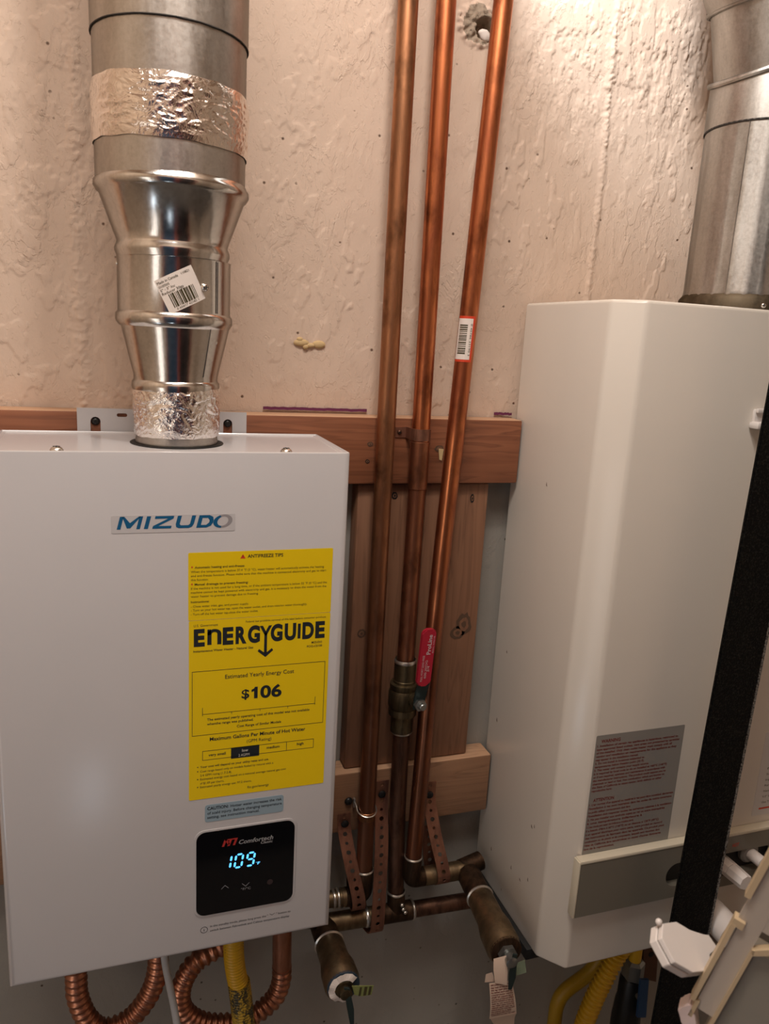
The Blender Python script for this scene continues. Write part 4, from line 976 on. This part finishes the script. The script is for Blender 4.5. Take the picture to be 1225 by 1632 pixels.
strap('perforated copper strap right of the rightmost pipe, hung from the lower board', [(0.4090, -0.0390, 0.8860), (0.4100, -0.0395, 0.8560), (0.4165, -0.0560, 0.8080), (0.4240, -0.0720, 0.7680), (0.4260, -0.0755, 0.7480), (0.4250, -0.0620, 0.7345), (0.4200, -0.0460, 0.7400), (0.4150, -0.0420, 0.7700), (0.4110, -0.0405, 0.8200)], 0.0190, screw=(0.4095, -0.0400, 0.8660))
WC = thing('wire_clip', 'thin copper wire hook around the leftmost pipe, screwed to the lower board', 'pipe clip', (0.30, -0.04, 0.868))
bm = B(); tube(bm, [Vector((0.2960, -0.0395, 0.8760)), Vector((0.2965, -0.0520, 0.8720))] + [Vector((0.3100 + 0.0135 * math.cos(a), -0.055 + 0.0135 * math.sin(a), 0.8690 - 0.004 * math.sin(-a))) for a in [math.radians(d) for d in range(180, 361, 15)]] + [Vector((0.3230, -0.0395, 0.8740))], 0.0010, 8); obj('hook_wire', bm, M_solder, WC)
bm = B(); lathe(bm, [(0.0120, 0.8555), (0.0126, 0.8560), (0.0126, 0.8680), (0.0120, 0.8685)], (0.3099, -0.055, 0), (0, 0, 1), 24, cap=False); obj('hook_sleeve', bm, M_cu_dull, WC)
bm = B(); screw_head(bm, (0.2885, -0.0385, 0.8740), (0, -1, 0), 0.0058, 0.004); obj('hook_screw', bm, [M_black_screw, M_void], WC, 'black screw')
bm = B(); box(bm, 0.2945, 0.2975, -0.044, -0.038, 0.8660, 0.8790, 0.0005); obj('hook_tab', bm, M_solder, WC)

# ================================================================== UNDER THE LEFT HEATER
t = thing('flexible_connector', 'corrugated copper hose looping under the left end of the left heater', 'hose', (-0.063, -0.10, 0.81), 'corrugated copper hoses')
obj('corrugated_hose', corrugated([(-0.0640, -0.10, 0.8150), (-0.0633, -0.10, 0.7325), (-0.0622, -0.10, 0.7006), (-0.0517, -0.10, 0.6657), (-0.0341, -0.10, 0.6467), (-0.0044, -0.10, 0.6526), (0.0184, -0.10, 0.6794), (0.0301, -0.10, 0.7138), (0.0325, -0.10, 0.7618), (0.0325, -0.10, 0.8150)], 0.0118, 0.0095, 0.13), M_cu_flex, t, smooth=60)
t = thing('flexible_connector', 'corrugated copper hose in a round loop around the yellow gas hose', 'hose', (0.187, -0.10, 0.81), 'corrugated copper hoses')
obj('corrugated_hose', corrugated([(0.1250, -0.085, 0.7290), (0.1031, -0.095, 0.7269), (0.0758, -0.10, 0.7165), (0.0604, -0.10, 0.6874), (0.0603, -0.10, 0.6540), (0.0799, -0.10, 0.6274), (0.1121, -0.10, 0.6135), (0.1489, -0.10, 0.6153), (0.1778, -0.10, 0.6345), (0.1878, -0.10, 0.6600), (0.1882, -0.10, 0.6850)], 0.0118, 0.0092, 0.13), M_cu_flex, t, smooth=60)
bm = B(); tube(bm, [(0.1882, -0.10, 0.6830), (0.1872, -0.10, 0.7331), (0.1872, -0.10, 0.8150)], 0.0126, 20); obj('straight_tail', bm, M_cu_flex, t)
bm = B(); tube(bm, [(0.1180, -0.080, 0.7290), (0.1500, -0.075, 0.7310), (0.1740, -0.072, 0.7330)], 0.0118, 20); obj('cross_tail', bm, M_cu_flex, t)
bm = B(); lathe(bm, [(0.0125, 0), (0.0150, 0.001), (0.0150, 0.012), (0.0135, 0.013), (0.0135, 0.024)], (0.1660, -0.073, 0.7325), (1, 0.05, 0.08), 20); tube(bm, [(0.186, -0.070, 0.733), (0.2220, -0.060, 0.7180), (0.2480, -0.056, 0.7050)], 0.0120, 16); obj('union', bm, M_flux, t, 'blackened union fitting')
t = thing('gas_hose', 'yellow corrugated gas hose hanging under the left heater, printed sleeve lower down', 'hose', (0.12, -0.13, 0.81))
obj('coated_hose', corrugated([(0.1195, -0.13, 0.8000), (0.1200, -0.13, 0.7602), (0.1211, -0.13, 0.7371), (0.1245, -0.13, 0.7120), (0.1278, -0.13, 0.6983)], 0.0122, 0.0042, 0.05), M_yel_hose, t, smooth=60)
m = M_sleeve = mat('printed_yellow_sleeve', (0.5, 0.32, 0.03), 0.45)
v = coords(m); n = noise_tex(m, v, 420, 3, 0.7); n2 = noise_tex(m, coords(m, (1, 1, 0.25)), 130, 2)
lk(m, mixc(m, ramp(m, mathn(m, 'ADD', mathn(m, 'MULTIPLY', n, 0.6), mathn(m, 'MULTIPLY', n2, 0.4)), [(0.47, (0, 0, 0)), (0.54, (1, 1, 1))]), (0.46, 0.29, 0.03), (0.035, 0.03, 0.015)), bsdf(m).inputs['Base Color'])
obj('printed_sleeve', corrugated([(0.1272, -0.13, 0.7030), (0.1300, -0.13, 0.6800), (0.1342, -0.13, 0.6375), (0.1370, -0.13, 0.5900)], 0.0138, 0.0042, 0.02), M_sleeve, t, 'yellow sleeve covered in black print', smooth=60)
bm = B(); lathe(bm, [(0.0095, 0.752), (0.0130, 0.753), (0.0130, 0.815)], (0.1202, -0.128, 0), (0, 0, 1), 6); obj('hose_nut', bm, M_dark_steel, t)
bm = B(); tube(bm, smooth_path([(0.0360, -0.14, 0.8150), (0.0374, -0.14, 0.7689), (0.0429, -0.14, 0.7294), (0.0486, -0.14, 0.6917), (0.0522, -0.14, 0.6531), (0.053, -0.14, 0.58)], 6), 0.0043, 12); tag(obj('power_cable', bm, M_grey_cable), 'pale grey cable dropping from under the left heater between the hose loops', 'cable')

# ================================================================== RIGHT WATER HEATER
RX0, RX1 = 0.5063, 1.0063; RZ0, RZ1 = 0.7140, 1.5555; RF = -0.2325
RH = thing('water_heater', 'tall cream water heater on the right, with grey warning label and olive trim strip', 'water heater', (0.756, -0.12, RZ0))
bm = B()
ol = [(RX0, -0.012), (RX0, -0.2023), (RX0 + 0.0265, RF), (RX1 - 0.0265, RF), (RX1, -0.2023), (RX1, -0.012)]
prism(bm, [(x, y, RZ0) for x, y in ol], (0, 0, RZ1 - RZ0))
bmesh.ops.bevel(bm, geom=list(bm.edges), offset=0.0042, segments=3, profile=0.5, affect='EDGES')
obj('cabinet', bm, M_cream, RH, smooth=30)
bm = B(); box(bm, 0.4985, 0.53, -0.192, -0.02, 0.7000, 0.7170, 0.002); obj('black_edge_strip', bm, M_void, RH)  # added black box standing in for the dark band along this edge
wl = sticker('warning_label', 0.5362, 0.6655, 0.8760, 1.0473, M_greylabel, RH, RF)
YR = RF - 0.00045
tl2 = lambda s, x0, x1, z, h, b=0.0: text('wl', s, x0, x1, z, h, YR, b)
tl2('WARNING', 0.5436, 0.5710, 1.0370, 0.0042, 0.03)
L1 = ['1. Installation of certain gas appliances is hazardous, restricted to', 'type approved listed outlets, vent areas not protected by sprinkler', 'of the installed. Only clean outlet heater must comply with all', 'venting and ventilation air requirements for the appliance as they', 'may appear in the installation manual.', '2. Do not install in locations subjected to', 'temperatures below freezing point (32 F).', '3. This water unit contains your supply source.', 'Is it required by local code to do so installed at +60°C (140°F)', 'or if not required, operates and maintenance in accordance with', 'the manufacturer instructions. The product could expose you to', 'chemicals or lead or fuel. Hot combustion which are known to', 'the State of California to cause cancer, birth defects or other', 'reproductive harm.']
W1 = [0.6570, 0.6605, 0.6490, 0.6570, 0.6004, 0.6100, 0.6105, 0.6180, 0.6460, 0.6440, 0.6460, 0.6445, 0.6410, 0.5681]
for k, (s, w) in enumerate(zip(L1, W1)): tl2(s, 0.5385, w, 1.0318 - k * 0.00468, 0.0027, 0.03)
tl2('ATTENTION', 0.5425, 0.5727, 0.9570, 0.0042, 0.03)
L2 = ["1. L'air normal d'un appareil au matériel à gaz peut être constitué dangereux", "l'installation à gaz sont restreints dans les codes de votre commune", "Le poêle utiliser correctement doit être", "l'installation doit respecter toutes les exigences relatives à la ventilation", "2. Ne pas installer aux endroits sujets au gel ou autre intempéries", "à une température inférieure à", "3. L'eau chaude peut causer des brûlures au troisième degré.", "Il a besoin d'être à 60°C (140°F) ou en dessous si 120°F (49°C)", "à un appareil électrique pour votre usage, votre produit au raccord", "des instructions du fabricant dans les appareils. Ce produit peut", "combustion ou de plomb et de composants, lesquels sont reconnus dans", "l'état de Californie être cancérigènes ou causer d'autres dommages", "lors de la reproduction."]
W2 = [0.6629, 0.6610, 0.5990, 0.6625, 0.6530, 0.6190, 0.6070, 0.6460, 0.6520, 0.6560, 0.6500, 0.6525, 0.5823]
for k, (s, w) in enumerate(zip(L2, W2)): tl2(s, 0.5378, w, 0.9517 - k * 0.00517, 0.0028, 0.03)
GR['wl'] = (wl, [M_maroon], None, 'printed_text')
# olive trim strip with its slot
BZ0, BZ1 = 0.8030, 0.8800
hole = slot(0.6610, 0.8400, 0.8200, 0.8545)
bm = plate([[(0.5275, BZ0), (0.9850, BZ0), (0.9850, BZ1), (0.5275, BZ1)], hole], 0.0120, lambda x, y, z: (x, RF - 0.0060 + z, y)); tr = obj('trim_strip', bm, M_bezel, RH, 'olive-grey plastic trim strip', smooth=30)
bm = B(); box(bm, 0.5270, 0.9855, RF - 0.0128, RF - 0.0002, BZ1 - 0.0006, BZ1 + 0.0042, 0.0012); box(bm, 0.5252, 0.5278, RF - 0.0128, RF, BZ0, BZ1 + 0.003, 0.0008); obj('trim_lip', bm, M_bezel_edge, tr, 'pale lip along the top')
bm = B(); box(bm, 0.650, 0.845, RF - 0.0012, RF + 0.0005, 0.818, 0.857); obj('slot_backing', bm, M_void, tr)
text('hot', 'HOT', 0.7640, 0.7745, 0.8625, 0.0052, RF - 0.0123, 0.02); GR['hot'] = (tr, [M_red_ink], None, 'red_mark')
# second label, mostly out of frame
l2 = sticker('rating_label', 0.8010, 0.9000, 0.8950, 1.0200, mat('pale_label', (0.60, 0.57, 0.55), 0.35), RH, RF)
e = B(); qrect(e, 0.8110, 0.8900, 0.9040, 0.9064, YR, 1)
for k, s in enumerate(('Gas 7.0" WC', '5.0" WC max', 'Natural Gas', 'Rating plate', 'Input max', 'Serial no.', 'Model')): text('l2', s, 0.8140, 0.8420, 0.9130 + k * 0.0085, 0.0030, YR)
GR['l2'] = (l2, [M_ink_soft, M_red_ink], e, 'printed_text')
# a few chips in the paint
cu_, cv_ = Vector((RX0, -0.2023, 0)), Vector((RX0 + 0.0265, RF, 0)); cd = (cv_ - cu_); nrm = Vector((cd.y, -cd.x, 0)).normalized()
if nrm.y > 0: nrm = -nrm
def onch(u, z, o=0.0003): p = cu_ + cd * u + nrm * o; return Vector((p.x, p.y, z))
random.seed(5)
for (y, z) in ((-0.165, 0.800), (-0.120, 0.785), (-0.060, 0.772), (-0.160, 0.878), (-0.167, 0.882), (-0.100, 0.700 + 0.035), (-0.0500, 1.08), (-0.11, 1.33), (-0.145, 0.786), (-0.040, 0.97)):
    bm = B(); prism(bm, [(RX0 - 0.0001, y + random.uniform(-0.002, 0), z), (RX0 - 0.0001, y + 0.0012, z + 0.001), (RX0 - 0.0001, y + 0.0008, z + random.uniform(0.003, 0.006))], (-0.0003, 0, 0)); obj('paint_chip', bm, M_knot, RH, smooth=0)
HK = thing('wall_hook', 'small white plastic hook on the front of the right heater, beside the black bar', 'hook', (0.70, RF, 1.43))
bm = B(); box(bm, 0.6935, 0.7150, RF - 0.0050, RF - 0.0001, 1.4280, 1.4440, 0.0015); box(bm, 0.6900, 0.7180, RF - 0.0160, RF - 0.0002, 1.4215, 1.4300, 0.003); obj('hook_body', bm, M_plastic, HK, smooth=40)
bm = B(); box(bm, 0.6935, 0.7150, RF - 0.0090, RF - 0.0048, 1.4400, 1.4450, 0.0012); obj('hook_lip', bm, M_plastic, HK, smooth=40)

# right flue with its elbow
RFc = (0.757, -0.12)
F2 = thing('flue_pipe', 'dull grey galvanized flue pipe with an elbow on top of the right heater', 'flue pipe', (RFc[0], RFc[1], RZ1))
r = 0.0710
lath('base_collar', [(r + 0.001, 1.5560), (r + 0.0055, 1.5570), (r + 0.0055, 1.5700), (r + 0.001, 1.5760)], galv('brown_galvanized', (0.16, 0.125, 0.085), 0.55, 0.6), F2, RFc, 'brown stained collar')
bm = B(); lathe(bm, [(r, 1.5565), (r, 1.570), (r + 0.0010, 1.5750), (r, 1.58), (r, 1.7720)], (*RFc, 0), (0, 0, 1), 96, cap=False)
for v in bm.verts:       # crimped foot
    a = math.atan2(v.co.y - RFc[1], v.co.x - RFc[0]); k = max(0, 1 - (v.co.z - 1.556) / 0.06)
    v.co.x += math.cos(a) * 0.0012 * math.sin(a * 24) * k; v.co.y += math.sin(a) * 0.0012 * math.sin(a * 24) * k
obj('pipe_section', bm, M_galv_grey, F2)
lath('overlap_seam', [(r + 0.0012, 1.7690), (r + 0.0018, 1.7705), (r + 0.0012, 1.7720)], M_seam, F2, RFc)
A0 = Vector((*RFc, 1.7700)); A1 = Vector((*RFc, 1.848)); A2 = A1 + Vector((-0.020, -0.004, 0.066)); A3 = A2 + Vector((-0.055, -0.012, 0.062)); A4 = A3 + Vector((-0.016, -0.004, 0.075))
n1 = Vector((-0.42, -0.05, 1)).normalized(); n2 = Vector((-0.30, -0.06, 1)).normalized(); n3 = Vector((-0.45, -0.10, 1)).normalized(); n4 = (A4 - A3).normalized()
def gore(name, p, npl, q, nql, r0, r1, m, seg=72):
    """sheet-metal segment between two mitre planes"""
    ax = (q - p).normalized(); u, w, t = frame(ax); bm = B(); lo, hi = [], []
    for k in range(seg):
        d = u * math.cos(2 * PI * k / seg) + w * math.sin(2 * PI * k / seg)
        a = p + d * r0; lo.append(bm.verts.new(a - ax * ((a - p).dot(npl) / ax.dot(npl))))
        b = q + d * r1; hi.append(bm.verts.new(b - ax * ((b - q).dot(nql) / ax.dot(nql))))
    for k in range(seg): bm.faces.new((lo[k], lo[(k + 1) % seg], hi[(k + 1) % seg], hi[k]))
    return obj(name, bm, m, F2), [v.co.copy() for v in []]
def bead(p, npl, axd, r_, th=0.0026):
    u, w, t = frame(axd); bm = B(); pts = []
    for k in range(61):
        d = u * math.cos(2 * PI * k / 60) + w * math.sin(2 * PI * k / 60); a = p + d * r_; pts.append(a - t * ((a - p).dot(npl) / t.dot(npl)))
    tube(bm, pts, th, 8, False); obj('elbow_bead', bm, M_galv_grey, F2)
gore('elbow_gore', A0, Vector((0, 0, 1)), A1, n1, r + 0.0016, r + 0.0010, M_galv_grey); gore('elbow_gore', A1, n1, A2, n2, r, r, M_galv_grey); gore('elbow_gore', A2, n2, A3, n3, r, r, M_galv_grey); gore('elbow_gore', A3, n3, A4, n4, r, r, M_galv_grey)
bead(A1, n1, (0, 0, 1), r + 0.0022, 0.0034); bead(A2, n2, A2 - A1, r + 0.0020, 0.003); bead(A3, n3, A3 - A2, r + 0.0018, 0.003)
bm = B(); tube(bm, [A4 - n4 * 0.01, A4 + n4 * 0.08, Vector((A4.x - 0.02, A4.y, ZC))], r, 48, False); obj('upper_section', bm, M_galv_grey, F2)
bm = B(); tube(bm, [(RFc[0] - 0.0605, RFc[1] - 0.0372, 1.578), (RFc[0] - 0.0605, RFc[1] - 0.0372, 1.77)], 0.0008, 8); obj('lap_seam', bm, M_galv_grey, F2)
for (dx, z) in ((-0.030, 1.5630), (-0.028, 1.7800)):
    yy = -math.sqrt((r + 0.005) ** 2 - dx ** 2); bm = B(); screw_head(bm, (RFc[0] + dx, RFc[1] + yy + 0.001, z), (dx, yy, 0), 0.0036, 0.003); obj('sheet_metal_screw', bm, [M_screw, M_ink], F2)

# ================================================================== UNDER THE RIGHT HEATER
bm = B(); tube(bm, smooth_path([(0.7350, -0.08, 0.7200), (0.7300, -0.08, 0.6000), (0.7149, -0.08, 0.5668), (0.6950, -0.08, 0.5330), (0.6520, -0.08, 0.5065), (0.6400, -0.08, 0.4850), (0.6383, -0.08, 0.4500), (0.6386, -0.08, 0.3300)], 6), 0.0112, 18); tag(obj('gas_pipe', bm, M_yel_pipe), 'smooth yellow bent gas pipe under the right heater, nearest the wall', 'pipe')
t = thing('gas_hose', 'yellow corrugated gas hose with close ribs under the right heater', 'hose', (0.714, -0.12, 0.71))
obj('ribbed_hose', corrugated([(0.7260, -0.155, 0.7120), (0.7220, -0.145, 0.6600), (0.7138, -0.12, 0.6079), (0.6892, -0.12, 0.5568), (0.6734, -0.12, 0.5147), (0.6610, -0.12, 0.4603), (0.6540, -0.12, 0.35)], 0.0130, 0.0078, 0.17), M_yel_hose, t, smooth=60)
SV = thing('shutoff_valve', 'dark gas shutoff valve with a blue lever under the right heater', 'valve', (0.744, -0.12, 0.45))
bm = B(); tube(bm, [(0.7425, -0.12, 0.7180), (0.7416, -0.12, 0.5740)], 0.0098, 16); obj('yellow_stub', bm, M_yel_hose, SV, 'yellow pipe stub')
bm = B(); lathe(bm, [(0.012, 0.5800), (0.0165, 0.5760), (0.0170, 0.5500), (0.0150, 0.5480)], (0.7420, -0.12, 0), (0, 0, 1), 6); obj('union_nut', bm, M_steel, SV, smooth=25)
bm = B(); lathe(bm, [(0.0150, 0.5485), (0.0180, 0.5440), (0.0185, 0.5100), (0.0200, 0.5050), (0.0225, 0.4700), (0.0225, 0.4100), (0.012, 0.4000), (0.012, 0.33)], (0.7415, -0.12, 0), (0, 0, 1), 24); obj('valve_body', bm, M_black_screw, SV)
bm = B(); prism(bm, [(0.7327, -0.1500, 0.5714), (0.7481, -0.1500, 0.5675), (0.7533, -0.1500, 0.4969), (0.7364, -0.1500, 0.5016)], (0, 0.004, 0)); lev = obj('lever', bm, M_blue, SV, 'blue lever'); bm = B(); tube(bm, [(0.742, -0.147, 0.53), (0.742, -0.12, 0.53)], 0.005, 12); obj('lever_stem', bm, M_steel, SV)
text('bl', 'GAS', 0.5050, 0.5400, 0, 0.006, mapf=lambda x, z: Vector((0.7420 + z, -0.1503, 0.5050 + 0.5400 - x))); 
TQ.pop()
bm = B(); prism(bm, [(0.7920, -0.0800, 0.5600), (0.8223, -0.0800, 0.5500), (0.8285, -0.0800, 0.4784), (0.8016, -0.0800, 0.4914)], (0, 0.003, 0)); o = obj('mounting_plate', bm, M_brown)
bm = B(); lathe(bm, [(0.0050, 0), (0.0050, 0.0006), (0.0001, 0.0007)], (0.8094, -0.0801, 0.5373), (0, -1, 0), 14); obj('plate_hole', bm, M_void, o)
bm = B(); box(bm, 0.795, 0.812, -0.077, -0.001, 0.515, 0.530); obj('plate_arm', bm, M_brown, o); tag(o, 'dark brown metal plate with a hole beside the blue shutoff lever', 'bracket')

# ================================================================== RIGHT FOREGROUND
# black coated bar leaning in front of the right heater
BB = thing('metal_bar', 'black rough-coated flat bar standing upright in front of the right heater', 'bar', (0.64, -0.295, 0))
def bx(z): return 0.6290 + (z - 0.8267) * 0.0290
bw = 0.0675
def barprism(bm, x0, x1, y0, y1):
    z0_, z1_ = 0.0, 2.2
    lo = [(bx(z0_) + x0, y0, z0_), (bx(z0_) + x1, y0, z0_), (bx(z0_) + x1, y1, z0_), (bx(z0_) + x0, y1, z0_)]
    prism(bm, lo, (bx(z1_) - bx(z0_), 0, z1_ - z0_))
bm = B(); barprism(bm, 0, bw - 0.006, -0.3, -0.294); bmesh.ops.bevel(bm, geom=[e_ for e_ in bm.edges if e_.calc_length() > 1], offset=0.002, segments=2, affect='EDGES'); obj('bar_face', bm, M_blackbar, BB, smooth=30)
bm = B(); barprism(bm, bw - 0.0075, bw, -0.2985, -0.2925); bmesh.ops.bevel(bm, geom=[e_ for e_ in bm.edges if e_.calc_length() > 1], offset=0.002, segments=2, affect='EDGES'); obj('worn_edge', bm, M_wornedge, BB, 'worn speckled edge', smooth=30)

# white plugs sticking out of the trim slot
def plug(label, p, r, L, collar):
    t = thing('plastic_plug', label, 'plug', p)
    p = Vector(p); bm = B(); lathe(bm, [(r * 0.96, 0), (r, 0.001), (r, L * 0.48), (r * 0.96, L * 0.49)], p, (0.04, -1, 0), 8 if collar is None else 20); obj('plug_base', bm, M_plastic, t, smooth=30)
    bm = B(); lathe(bm, [(r * 0.96, L * 0.5), (r, L * 0.51), (r * 0.92, L * 0.97), (r * 0.86, L)], p, (0.04, -1, 0), 8 if collar is None else 20); obj('plug_tip', bm, M_plastic, t, smooth=30)
    if collar:
        bm = B(); lathe(bm, [(collar * 0.7, 0.0), (collar, 0.001), (collar, 0.006), (collar * 0.8, 0.009)], p, (0, -1, 0), 24); obj('plug_collar', bm, mat('grey_plastic', (0.26, 0.25, 0.23), 0.45), t, 'grey collar')
plug('chunky white plastic plug in the trim slot, just right of the black bar', (0.7560, RF - 0.001, 0.8365), 0.0115, 0.048, None)
plug('round white plastic pin with a grey collar at the right end of the trim slot', (0.8010, RF - 0.001, 0.8440), 0.0080, 0.060, 0.0150)
WP = thing('plastic_pipe', 'white plastic pipe stub with an open end below the olive trim strip', 'pipe', (0.72, RF, 0.81))
pb, pa, L = Vector((0.7180, RF - 0.0005, 0.7960)), Vector((0.03, -1, -0.10)).normalized(), 0.075
bm = B(); lathe(bm, [(0.0190, 0), (0.0190, L * 0.5), (0.0194, L * 0.51), (0.0194, L), (0.0160, L), (0.0158, L * 0.75)], pb, pa, 32, cap=False); obj('pipe_wall', bm, M_plastic, WP, smooth=35)
bm = B(); lathe(bm, [(0.0159, L * 0.78), (0.0001, L * 0.78)], pb, pa, 24); obj('pipe_bore', bm, M_bezel, WP)
KN = thing('knob', 'brown ribbed round knob tucked under the white pipe stub', 'knob', (0.73, RF, 0.75))
kb = Vector((0.7330, RF - 0.0005, 0.7490)); ka = Vector((0.03, -1, -0.05)).normalized()
bm = B(); lathe(bm, [(0.0150, 0), (0.0150, 0.030), (0.0195, 0.031), (0.0195, 0.066), (0.0175, 0.070), (0.0001, 0.070)], kb, ka, 36)
for v in bm.verts:
    h = (v.co - kb).dot(ka)
    if 0.0305 < h < 0.067:
        d = v.co - kb - ka * h; a = math.atan2(d.z, d.x); v.co += d.normalized() * 0.0007 * math.cos(a * 18)
obj('knob_body', bm, mat('brown_plastic', (0.22, 0.17, 0.13), 0.5), KN)

# beige plastic channel slanting in from the right, its end near the lens
CH = thing('plastic_channel', 'beige plastic channel rail with a white eight-sided cap, slanting across the lower right corner', 'rail', (0.38, -0.58, 1.05))
dA = Vector((0.1616, -0.1752, 0.9712)).normalized(); dP = Vector((0.6585, -0.7138, -0.2383)).normalized(); dN = Vector((-0.735, -0.678, 0)).normalized()   # along, across, out of the face
O = Vector((0.3650, -0.600, 1.0691))
def chp(s, w, h): return O + dA * s + dP * w + dN * h
END = 1.46
def rail(bm, s0, s1, w0, w1, y0, y1, bev=0.0008):
    n0 = len(bm.verts); prism(bm, [chp(s0, w0, y0), chp(s0, w1, y0), chp(s0, w1, y1), chp(s0, w0, y1)], dA * (s1 - s0))
bm = B(); rail(bm, -0.006, END, 0.0046, 0.0176, -0.004, -0.001); rail(bm, 0.074, END, 0.0024, 0.0300, -0.0042, -0.0012); obj('web', bm, M_beige, CH, smooth=0)
bm = B(); rail(bm, 0.0, 0.0700, 0.0000, 0.0030, -0.006, 0.0022); rail(bm, 0.0690, 0.0745, 0.0, 0.0072, -0.006, 0.0020); rail(bm, -0.014, 0.0006, 0.0035, 0.0062, -0.006, 0.0010); obj('left_lip', bm, M_tan_rim, CH, 'tan left lip', smooth=0)
bm = B(); rail(bm, 0.0935, END, -0.0010, 0.0026, -0.004, 0.0030); obj('upper_lip', bm, M_tan_rim, CH, 'tan upper lip', smooth=0)
bm = B(); rail(bm, -0.030, 0.0600, 0.0172, 0.0192, -0.004, 0.0020)
prism(bm, [chp(0.0590, 0.0172, 0.002), chp(0.0740, 0.0330, 0.002), chp(0.0700, 0.0360, 0.002), chp(0.0560, 0.0192, 0.002)], dN * -0.006); obj('right_lip', bm, M_tan_rim, CH, 'tan right lip', smooth=0)
bm = B(); rail(bm, -0.050, 0.0560, 0.0192, 0.0700, -0.020, -0.0045); obj('side_wall', bm, mat('greyish_beige_plastic', (0.26, 0.24, 0.20), 0.5), CH, smooth=0)
bm = B()
kpts = [(-0.0150, -0.0034), (-0.0105, -0.0012), (-0.0055, 0.0008), (-0.0050, 0.0030), (-0.0140, 0.0090), (-0.0260, 0.0155), (-0.0320, 0.0120), (-0.0220, 0.0020)]
prism(bm, [chp(a_, w_, 0.001) for a_, w_ in kpts], dN * -0.012); bmesh.ops.bevel(bm, geom=list(bm.edges), offset=0.0010, segments=2, affect='EDGES'); obj('end_knob', bm, M_pinkwhite, CH, 'pinkish white end knob', smooth=40)

# white octagonal cap beside the rail
nO = Vector((0.4567, -0.5074, 0.7307)).normalized(); Q0 = Vector((0, -0.95, 1.5)); kS = 1.245
octo = [(0.2788, -0.6556, 1.1931), (0.2926, -0.6512, 1.1876), (0.3016, -0.6526, 1.1809), (0.3125, -0.6514, 1.1750), (0.3186, -0.6501, 1.1721), (0.3217, -0.6548, 1.1668), (0.3106, -0.6602, 1.1700), (0.3033, -0.6691, 1.1685), (0.2873, -0.6736, 1.1753), (0.2748, -0.6725, 1.1839), (0.2722, -0.6633, 1.1919)]
octo = [Q0 + (Vector(p) - Q0) * kS for p in octo]
bm = B(); prism(bm, octo, -nO * 0.0035); bmesh.ops.bevel(bm, geom=list(bm.edges), offset=0.0004, segments=1, affect='EDGES'); OC = obj('octagonal_cap', bm, M_plastic, CH, 'white eight-sided plastic cap', smooth=0)
cen = sum(octo, Vector()) / len(octo)
skirt = [cen + (p - cen) * 1.02 - nO * 0.0042 for p in octo]
bm = B(); prism(bm, skirt, -nO * 0.0060); bmesh.ops.bevel(bm, geom=list(bm.edges), offset=0.0006, segments=1, affect='EDGES'); obj('cap_skirt', bm, M_plastic, OC, smooth=0)
bm = B(); prism(bm, [cen + (p - cen) * 0.97 - nO * 0.003 for p in octo], -nO * 0.0015); obj('cap_groove', bm, M_bezel, OC, smooth=0)
bm = B(); bmesh.ops.create_icosphere(bm, subdivisions=2, radius=0.0024, matrix=Matrix.Translation(octo[0] + (octo[0] - cen).normalized() * 0.003 - nO * 0.001)); obj('cap_nub', bm, M_plastic, OC)

build_text(GR)
